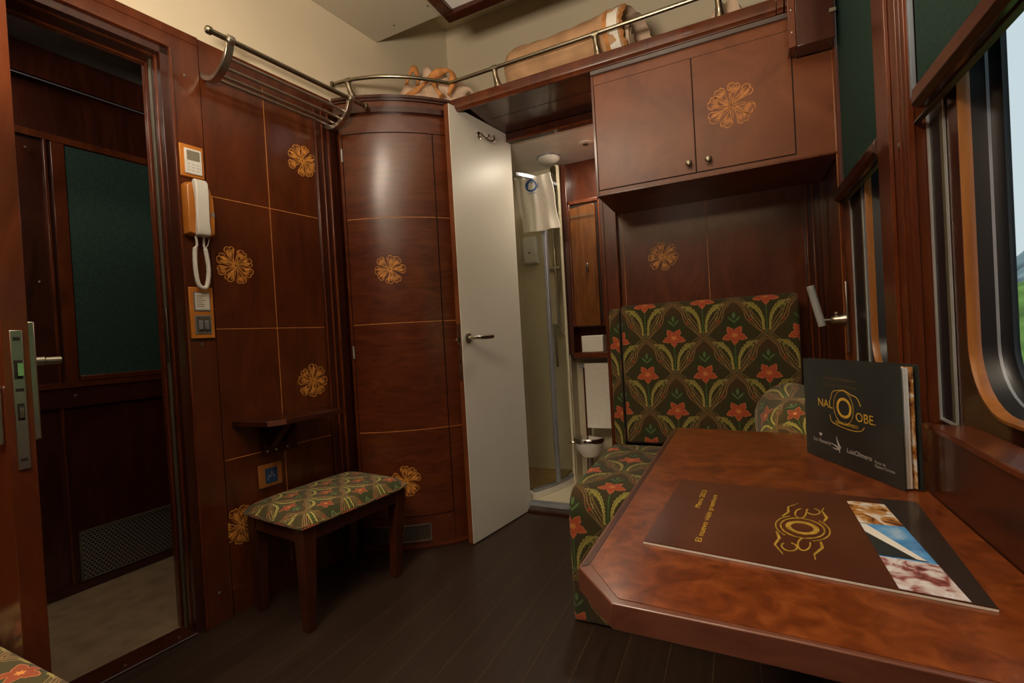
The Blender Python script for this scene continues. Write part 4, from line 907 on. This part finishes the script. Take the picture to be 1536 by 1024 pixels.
text_mesh('LuisOlmero', TB, .136, HB*.150, .0145, 0, 'silver', fc, 'white_lettering', .0003)
text_mesh('Rutas de\nEspana Turismo', TB, .213, HB*.145, .0075, 0, 'silver', fc, 'white_lettering', .0003)
g = MB().mat('silver')
blob(g, TB, [(.048, HB*.25), (.053, HB*.225), (.058, HB*.25), (.0555, HB*.262), (.053, HB*.254), (.0505, HB*.262)], .0004)
g.build('heart_print', None, fc); g = MB().mat('silver')
ribbon(g, TB, [(.085, HB*.19), (.098, HB*.182), (.108, HB*.17), (.116, HB*.155)], [.0006, .002, .004, .001], .0004)
ribbon(g, TB, [(.105, HB*.275), (.107, HB*.235), (.112, HB*.19), (.118, HB*.17)], [.0006, .003, .005, .002], .0004)
ribbon(g, TB, [(.092, HB*.15), (.104, HB*.145), (.112, HB*.16), (.114, HB*.12)], [.001, .003, .005, .001], .0004)
g.build('bird_emblem', None, fc)
# ================================================================== STOOL
M['stool_wood'] = wood('stool_mahogany', (.030, .007, .0025), (.055, .012, .004), (.080, .019, .006), (8, 8, 1.5), rough=.32, coat=.4)
SX = lambda y, w, z: L(y, w, z)
st = thing('stool', 'small mahogany stool with a padded floral seat against the left wall', 'stool', L(1.42, .2, 0))
y0, y1, w0, w1 = 1.175, 1.675, .025, .385
g = MB(L).mat('stool_wood')
for a, b, c, d in ((y0+.01, y1-.01, w1-.028, w1-.010), (y0+.01, y1-.01, w0+.008, w0+.026), (y0+.008, y0+.026, w0+.02, w1-.02), (y1-.026, y1-.008, w0+.02, w1-.02)):
    g.box(a, b, c, d, .318, .378)
g.build('apron', None, st, bevel=.002)
for (yc, wc, sy, sw) in ((y0+.005, w1-.005, 1, -1), (y1-.005, w1-.005, -1, -1), (y0+.005, w0+.005, 1, 1), (y1-.005, w0+.005, -1, 1)):
    g = MB(L).mat('stool_wood'); top = .052; bot = .034
    yb = yc - sy*.0 if sy > 0 else yc - .045
    yb = yc + (.006 if sy > 0 else -.040)
    wb_ = wc + (.012 if sw > 0 else -.012)
    T_ = [(yc, wc), (yc+sy*top, wc), (yc+sy*top, wc+sw*top), (yc, wc+sw*top)]; B_ = [(yb, wb_), (yb+sy*bot, wb_), (yb+sy*bot, wb_+sw*bot), (yb, wb_+sw*bot)]
    M_ = [(yb+(y-yb)*.0+0, w) for y, w in B_]
    a = [g.vert((y, w, .380)) for y, w in T_]; a2 = [g.vert((y, w, .315)) for y, w in T_]; b = [g.vert((y, w, .001)) for y, w in B_]
    g.face(a); g.face(b[::-1])
    for k in range(4): j = (k+1) % 4; g.face((a[k], a[j], a2[j], a2[k])); g.face((a2[k], a2[j], b[j], b[k]))
    g.build('leg', None, st, bevel=.003)
g = MB(L).mat('fabric_stool'); NX, NY = 24, 18; rows = []
Y0, Y1, W0, W1 = y0-.008, y1+.004, w0-.008, w1+.010
def cush(i, j):
    a, b = i/NX*2-1, j/NY*2-1; f = (1-abs(a)**6)*(1-abs(b)**6); ca = a*(1-.015*b*b); cb = b*(1-.02*a*a)
    return ((Y0+Y1)/2 + ca*(Y1-Y0)/2, (W0+W1)/2 + cb*(W1-W0)/2, .384 + .040*max(f, 0)**.42)
top = [[g.vert(cush(i, j)) for i in range(NX+1)] for j in range(NY+1)]
for j in range(NY):
    for i in range(NX): g.face((top[j][i], top[j][i+1], top[j+1][i+1], top[j+1][i]), [(i/NX*.5, j/NY*.37), ((i+1)/NX*.5, j/NY*.37), ((i+1)/NX*.5, (j+1)/NY*.37), (i/NX*.5, (j+1)/NY*.37)], True)
rim = [top[0][i] for i in range(NX+1)] + [top[j][NX] for j in range(1, NY+1)] + [top[NY][i] for i in range(NX-1, -1, -1)] + [top[j][0] for j in range(NY-1, 0, -1)]
low = [g.vert(g.v[k] + Vector((0, 0, -.010)), True) for k in rim]; low2 = [g.vert(g.v[k]*1.0 + Vector((0, 0, -.014)), True) for k in rim]; n = len(rim)
for k in range(n): g.face((rim[k], rim[(k+1) % n], low[(k+1) % n], low[k]), [(k*.02, 0), (k*.02+.02, 0), (k*.02+.02, .012), (k*.02, .012)], True)
g.face(low[::-1]); g.build('seat_cushion', None, st)
# ================================================================== FIXINGS ON THE LEFT WALL
t = thing('luggage_rack', 'nickel luggage rack of four bars high on the left wall', 'rack', L(1.4, .1, 2.05))
prof = [(.0, 2.052), (.03, 2.028), (.07, 2.014), (.11, 2.018), (.145, 2.034), (.172, 2.060), (.188, 2.090), (.192, 2.118)]
g = MB(L).mat('brass_dark'); g.tube([(1.075, .196, 2.106), (1.74, .196, 2.106)], .0095, 14); 
for yy, s in ((1.075, -1), (1.74, 1)): g.lathe((yy, .196, 2.106), L(s, 0, 0)-L(0, 0, 0), [(.0095, -.004), (.014, -.002), (.014, .010), (.009, .016)], 16)
g.build('top_rail', None, t)
for yy in (1.140, 1.660):
    g = MB(L).mat('nickel'); c = [(v.x, v.y) for v in catmull([(a, b, 0) for a, b in prof], 4)]; n = len(c); outer, innr = [], []
    for k in range(n):
        d = Vector(c[min(k+1, n-1)])-Vector(c[max(k-1, 0)]); d.normalize(); th = .012*(1-.35*k/n)
        outer.append((c[k][0]+d.y*th, c[k][1]-d.x*th)); innr.append((c[k][0]-d.y*th*.6, c[k][1]+d.x*th*.6))
    pp = outer + innr[::-1]
    a = [g.vert((yy-.013, p[0], p[1])) for p in pp]; b = [g.vert((yy+.013, p[0], p[1])) for p in pp]; g.face(a); g.face(b[::-1])
    m_ = len(pp)
    for k in range(m_): g.face((a[k], a[(k+1) % m_], b[(k+1) % m_], b[k]), None, True)
    g.lathe((yy, .196, 2.106), L(1, 0, 0)-L(0, 0, 0), [(.015, -.013), (.017, -.010), (.017, .010), (.015, .013)], 16)
    g.build('bracket', None, t, bevel=.0015)
for wv, zv in ((.045, 2.030), (.088, 2.026), (.128, 2.038), (.160, 2.060)):
    g = MB(L).mat('nickel'); g.tube([(1.150, wv, zv), (1.655, wv, zv)], .0062, 10); g.build('bar', None, t)
t = thing('thermostat', 'white climate control with small display in an orange frame above the wall phone', 'thermostat', L(1.078, .01, 1.70))
g = MB(L).mat('frame_orange'); g.box(1.038, 1.117, 0, .010, 1.646, 1.764); g.build('frame', None, t, bevel=.003)
g = MB(L).mat('white'); g.box(1.051, 1.107, .010, .016, 1.657, 1.748); fc2 = g.build('face_plate', None, t, bevel=.0015)
g = MB(L).mat('dark_panel'); g.box(1.058, 1.100, .016, .0172, 1.706, 1.741); plab(g.build('display', None, fc2), 'olive grey display'); M['display'] = simple('lcd', (.24, .21, .15), .3)
bpy.data.objects['display'].data.materials[0] = M['display']
g = MB(L).mat('silver')
for k in range(3):
    for q in range(3): g.box(1.058+q*.015, 1.067+q*.015, .016, .0166, 1.690-k*.011, 1.6925-k*.011)
g.build('button_print', None, fc2)
t = thing('wall_phone', 'orange and white wall phone handset with a looped white cord', 'phone', L(1.085, .02, 1.52))
g = MB(L).mat('frame_orange')
pb = [(1.037, 1.432), (1.055, 1.427), (1.118, 1.427), (1.133, 1.434), (1.136, 1.50), (1.134, 1.575), (1.122, 1.612), (1.105, 1.624), (1.050, 1.625), (1.038, 1.612)]
a = [g.vert((y, .001, z)) for y, z in pb]; b = [g.vert((1.0865+(y-1.0865)*.93, .030, 1.526+(z-1.526)*.96)) for y, z in pb]; c = [g.vert((1.0865+(y-1.0865)*.86, .037, 1.526+(z-1.526)*.92)) for y, z in pb]
for A, B in ((a, b), (b, c)):
    for k in range(len(pb)): j = (k+1) % len(pb); g.face((A[k], A[j], B[j], B[k]), None, True)
g.face(a[::-1]); g.face(c); g.build('base', None, t, bevel=.002)
g = MB(L).mat('white'); hp_ = [(.030, 1.628), (.046, 1.632), (.060, 1.618), (.064, 1.585), (.060, 1.53), (.058, 1.48), (.062, 1.445), (.058, 1.428), (.036, 1.424), (.036, 1.46), (.044, 1.50), (.044, 1.56), (.036, 1.60)]
a = [g.vert((1.060, w, z)) for w, z in hp_]; b = [g.vert((1.103, w, z)) for w, z in hp_]; g.face(a); g.face(b[::-1]); m_ = len(hp_)
for k in range(m_): g.face((a[k], a[(k+1) % m_], b[(k+1) % m_], b[k]), None, False)
plab(g.build('handset', None, t, bevel=.004), 'white curved handset')
g = MB(L).mat('grey_strip'); g.box(1.118, 1.128, .034, .040, 1.505, 1.520); plab(g.build('button', None, t), 'small grey button')
cv = catmull([(1.064, .030, 1.426), (1.066, .030, 1.395), (1.058, .030, 1.375), (1.056, .030, 1.31), (1.062, .030, 1.255), (1.078, .030, 1.240), (1.092, .030, 1.252), (1.100, .030, 1.31), (1.094, .030, 1.375), (1.089, .030, 1.395), (1.090, .030, 1.426)], 5)
nr = len(cv); g = MB(L).mat('white'); g.tube([tuple(v) for v in cv], [.0040 if (k < 9 or k > nr-10) else .0072 + .0006*(k % 2) for k in range(nr)], 10); plab(g.build('cord', None, t), 'white looped cord')
g = MB(L).mat('white'); g.tube([(1.094, .028, 1.385), (1.104, .028, 1.40), (1.114, .02, 1.424)], .0016, 6); g.build('thin_wire', None, t)
t = thing('light_switch', 'orange framed plate with a white key card module and a dark double switch', 'switch', L(1.08, .01, 1.15))
g = MB(L).mat('frame_orange'); g.box(1.038, 1.119, 0, .010, 1.056, 1.244); g.build('frame', None, t, bevel=.003)
g = MB(L).mat('grey_strip'); g.box(1.052, 1.106, .010, .0125, 1.157, 1.226); g.mat('paper').box(1.056, 1.103, .0125, .0140, 1.162, 1.222); m1 = g.build('printed_module', None, t)
g = MB(L).mat('bronze_ink')
for k in range(6): g.box(1.060, 1.060+.036*(.5+.5*random.random()), .0140, .0144, 1.210-k*.0075, 1.2125-k*.0075)
g.build('print', None, m1)
g = MB(L).mat('grey_strip'); g.box(1.052, 1.106, .010, .0125, 1.073, 1.141); g.mat('dark_panel').box(1.056, 1.103, .0125, .0135, 1.077, 1.137); m2 = g.build('switch_module', None, t)
for q in (0, 1):
    g = MB(L).mat('grey_strip'); g.box(1.062+q*.020, 1.076+q*.020, .0135, .019, 1.088, 1.122); g.build('rocker', None, m2, bevel=.002)
t = thing('power_socket', 'brown framed socket with blue insert under the small wall shelf', 'socket', L(1.30, .01, .49))
g = MB(L).mat('orange_wood'); g.box(1.247, 1.345, 0, .010, .445, .538); g.build('frame', None, t, bevel=.003)
M['blue_insert'] = simple('blue_insert', (.015, .055, .14), .3); g = MB(L).mat('blue_insert'); g.box(1.272, 1.322, .010, .013, .460, .520); si = g.build('insert', None, t, bevel=.001)
g = MB(L).mat('silver'); SO = lambda a, b, h: L(a, .0132+h, b); ribbon(g, SO, [(1.280, .474), (1.287, .492), (1.292, .484), (1.298, .506), (1.305, .487), (1.313, .482)], .0022, .0004); g.build('print', None, si)
t = thing('wall_shelf', 'small drop leaf mahogany shelf with clipped corner above the stool', 'shelf', L(1.35, .09, .71))
g = MB(L).mat('mahogany_dark'); g.prism([(1.16, .002), (1.205, .165), (1.265, .190), (1.520, .190), (1.535, .002)], .712, .732); g.build('board', None, t, bevel=.0015)
g = MB(L).mat('rim_wood'); g.prism([(1.205, .1655), (1.265, .1905), (1.264, .1915), (1.2035, .1665)], .713, .731); plab(g.build('corner_trim', None, t), 'lighter corner edging')
g = MB(L).mat('mahogany_dark'); g.extr([(.0, .60), (.0, .711), (.15, .711), (.13, .695), (.03, .61)], 1.29, 1.32, 'x').extr([(.0, .60), (.0, .711), (.12, .711), (.02, .61)], 1.36, 1.38, 'x'); g.box(1.27, 1.42, 0, .008, .575, .712); br = g.build('bracket', None, t)
for y in (1.288, 1.325, 1.375): screw(br, L(y, .008, .590), L(0, 1, 0)-L(0, 0, 0), .006, 'chrome')
# ================================================================== HANDLE AT THE RIGHT
t = thing('lever_handle', 'brushed nickel lever on a round neck at the right end of the bench', 'handle', (.34, 1.99, 1.0))
g = MB().mat('nickel'); g.box(.354, .360, 1.985, 2.02, .875, 1.125); g.build('back_plate', None, t, bevel=.002)
g = MB().mat('nickel'); g.lathe((.354, 2.0, .992), (-1, 0, 0), [(.022, 0), (.021, .008), (.016, .018), (.015, .032), (.012, .040), (.006, .044), (.006, .070)], 24); g.lathe((.326, 2.0, 1.005), (0, 0, 1), [(.005, 0), (.005, .010), (.007, .012), (.007, .015)], 12); g.build('neck', None, t)
g = MB().mat('pale_strip'); g.tube([(.251, 1.992, 1.118), (.284, 2.002, .972)], .0125, 20); g.build('lever', None, t, bevel=.0015)
g = MB().mat('mahogany_red'); g.lathe((.254, 2.03, 1.01), (0, -1, 0), [(.034, 0), (.034, .006), (.030, .009)], 24); 
# ================================================================== CEILING LIGHT FRAME
t = thing('ceiling_light', 'wood framed light panel hanging from the ceiling near the back', 'light', (-.65, .9, 2.62))
zf = 2.515; fx0, fx1, fy0, fy1 = -1.170, -.12, -.9, 1.965; bw = .055
for a in ((fx0, fx1, fy1-bw, fy1), (fx0, fx1, fy0, fy0+bw), (fx0, fx0+bw, fy0+bw, fy1-bw), (fx1-bw, fx1, fy0+bw, fy1-bw)):
    g = MB().mat('mahogany_dark'); g.box(*a, zf, 2.62); g.build('frame_rail', None, t, bevel=.004)
g = MB().mat('white'); g.box(fx0+bw, fx1-bw, fy0+bw, fy1-bw, zf+.02, zf+.03); g.build('diffuser_panel', 'white', t)
# ================================================================== CLOTHS ON THE SHELF
def blanket_roll():
    g = MB().mat('blanket'); N, Mx = 40, 30; rings = []
    A, B = Vector((-.935, 2.16, 2.268)), Vector((-.335, 2.17, 2.290))
    for k in range(Mx+1):
        t_ = k/Mx; c = A.lerp(B, t_); end = min(t_/.07, 1); r0 = (.108 + .015*t_ + .005*sin(t_*9))*(.75+.25*sin(end*pi/2))
        rings.append([g.vert((c.x + .004*sin(q*3+k) + .045*cos(2*pi*q/N)*t_**5, c.y + (r0*1.25)*cos(2*pi*q/N), c.z + (r0 + .006*sin(q*.9+t_*14) + .004*sin(q*2.1-t_*23))*sin(2*pi*q/N)*1.0)) for q in range(N)])
    for A_, B_ in zip(rings, rings[1:]):
        for q in range(N): j = (q+1) % N; g.face((A_[q], A_[j], B_[j], B_[q]), None, True)
    g.face(rings[0][::-1]); 
    # rolled end: sink inwards with a pale lining
    g.mat('blanket_band'); cN = Vector((B.x, B.y, B.z)); lip = [g.vert(Vector((g.v[i].x+.012, cN.y+(g.v[i].y-cN.y)*.92, cN.z+(g.v[i].z-cN.z)*.92)), True) for i in rings[-1]]
    for q in range(N): j = (q+1) % N; g.face((rings[-1][q], rings[-1][j], lip[j], lip[q]), None, True)
    g.mat('blanket_pale'); inn = [g.vert(Vector((B.x-.05, cN.y+(g.v[i].y-cN.y)*.80, cN.z+(g.v[i].z-cN.z)*.78)), True) for i in rings[-1]]
    for q in range(N): j = (q+1) % N; g.face((lip[q], lip[j], inn[j], inn[q]), None, True)
    g.mat('blanket'); g.face(inn)
    o = g.build('rolled_blanket', None); tag(o, 'long rolled tan blanket lying behind the shelf rail', 'blanket')
    def band(x, ww, m, nm, lab, rr=1.02):
        t_ = (x-A.x)/(B.x-A.x); c = A.lerp(B, t_); r0 = (.108+.015*t_)*rr + .005; g = MB().mat(m); a = [[g.vert((x+dx+.035*cos(2*pi*q/N), c.y+r0*1.25*cos(2*pi*q/N), c.z+r0*sin(2*pi*q/N))) for q in range(N)] for dx in (-ww/2, ww/2)]
        for q in range(N): j = (q+1) % N; g.face((a[0][q], a[0][j], a[1][j], a[1][q]), None, True)
        plab(g.build(nm, None, o), lab)
    band(-.405, .018, 'blanket_band', 'binding', 'orange binding'); band(-.375, .045, 'towel', 'lining_band', 'pale folded edge', 1.0)
    g = MB().mat('blanket_pale')
    for k, r in enumerate((.07, .045, .02)): g.tube([(B.x-.025+.004*k, B.y+r*1.2*cos(q/18*2*pi), B.z-.01+r*sin(q/18*2*pi)) for q in range(17)], .010, 8)
    plab(g.build('inner_coil', None, o), 'coiled inner layers')
blanket_roll()
def heap(name, label, cx, cy, z, rx, ry, rz, m, seed):
    g = MB().mat(m); rn = random.Random(seed); ph = [rn.uniform(0, 6) for _ in range(6)]; NU, NV = 36, 12; rows = []
    for v in range(NV+1):
        f = v/NV*pi/2; row = []
        for u in range(NU):
            a = 2*pi*u/NU; k = 1 + .16*sin(a*3+ph[0]) + .10*sin(a*7+ph[1]) + .06*sin(a*11+f*4+ph[2])
            row.append(g.vert((cx + rx*k*cos(a)*cos(f)**.6, cy + ry*k*sin(a)*cos(f)**.6, z + rz*sin(f)*(1+.25*sin(a*2+ph[3])*cos(f) + .10*sin(a*5+f*6)))))
        rows.append(row)
    for A, B in zip(rows, rows[1:]):
        for q in range(NU): j = (q+1) % NU; g.face((A[q], A[j], B[j], B[q]), None, True)
    g.face(rows[0][::-1]); g.face(rows[-1]); return g.build(name, None)
o = heap('crumpled_bathrobe', '', -1.40, 2.09, 2.161, .20, .13, .17, 'blanket_pale', 4); tag(o, 'crumpled pale bathrobe with orange edging in the left corner of the high shelf', 'bathrobe')
g = MB().mat('blanket_band')
def fold(pts, r): g.tube([(v.x-.175, v.y-.05, 2.16+(v.z-2.16)*1.55) for v in catmull(pts, 6)], [r*(.75+.35*sin(k*.6)) for k in range(6*(len(pts)-1)+1)], 10)
fold([(-1.33, 2.07, 2.19), (-1.325, 2.10, 2.29), (-1.30, 2.13, 2.345), (-1.275, 2.13, 2.30), (-1.28, 2.09, 2.22)], .016)
fold([(-1.30, 2.02, 2.20), (-1.20, 2.02, 2.225), (-1.12, 2.05, 2.265), (-1.05, 2.08, 2.275), (-1.02, 2.06, 2.23), (-1.03, 2.03, 2.18)], .019)
fold([(-1.12, 2.05, 2.25), (-1.10, 2.02, 2.215), (-1.06, 2.015, 2.175)], .015)
plab(g.build('edging', None, o), 'orange edging folds')
g = MB().mat('blanket_pale')
fold([(-1.28, 2.13, 2.20), (-1.265, 2.16, 2.30), (-1.24, 2.17, 2.335), (-1.21, 2.17, 2.26), (-1.20, 2.14, 2.19)], .027)
fold([(-1.25, 2.14, 2.20), (-1.215, 2.18, 2.29), (-1.18, 2.19, 2.325), (-1.15, 2.18, 2.25), (-1.13, 2.12, 2.19)], .030)
fold([(-1.44, 2.06, 2.18), (-1.36, 2.05, 2.21), (-1.28, 2.04, 2.20)], .020)
fold([(-1.05, 2.12, 2.20), (-.98, 2.14, 2.22), (-.94, 2.14, 2.185)], .022)
plab(g.build('folds', None, o), 'pale cloth folds')
o = heap('rolled_cloth', '', .03, 2.14, 2.161, .075, .07, .12, 'blanket_pale', 9); tag(o, 'small bundled cloth on the high shelf above the right cabinet door', 'cloth')
#@@PART5
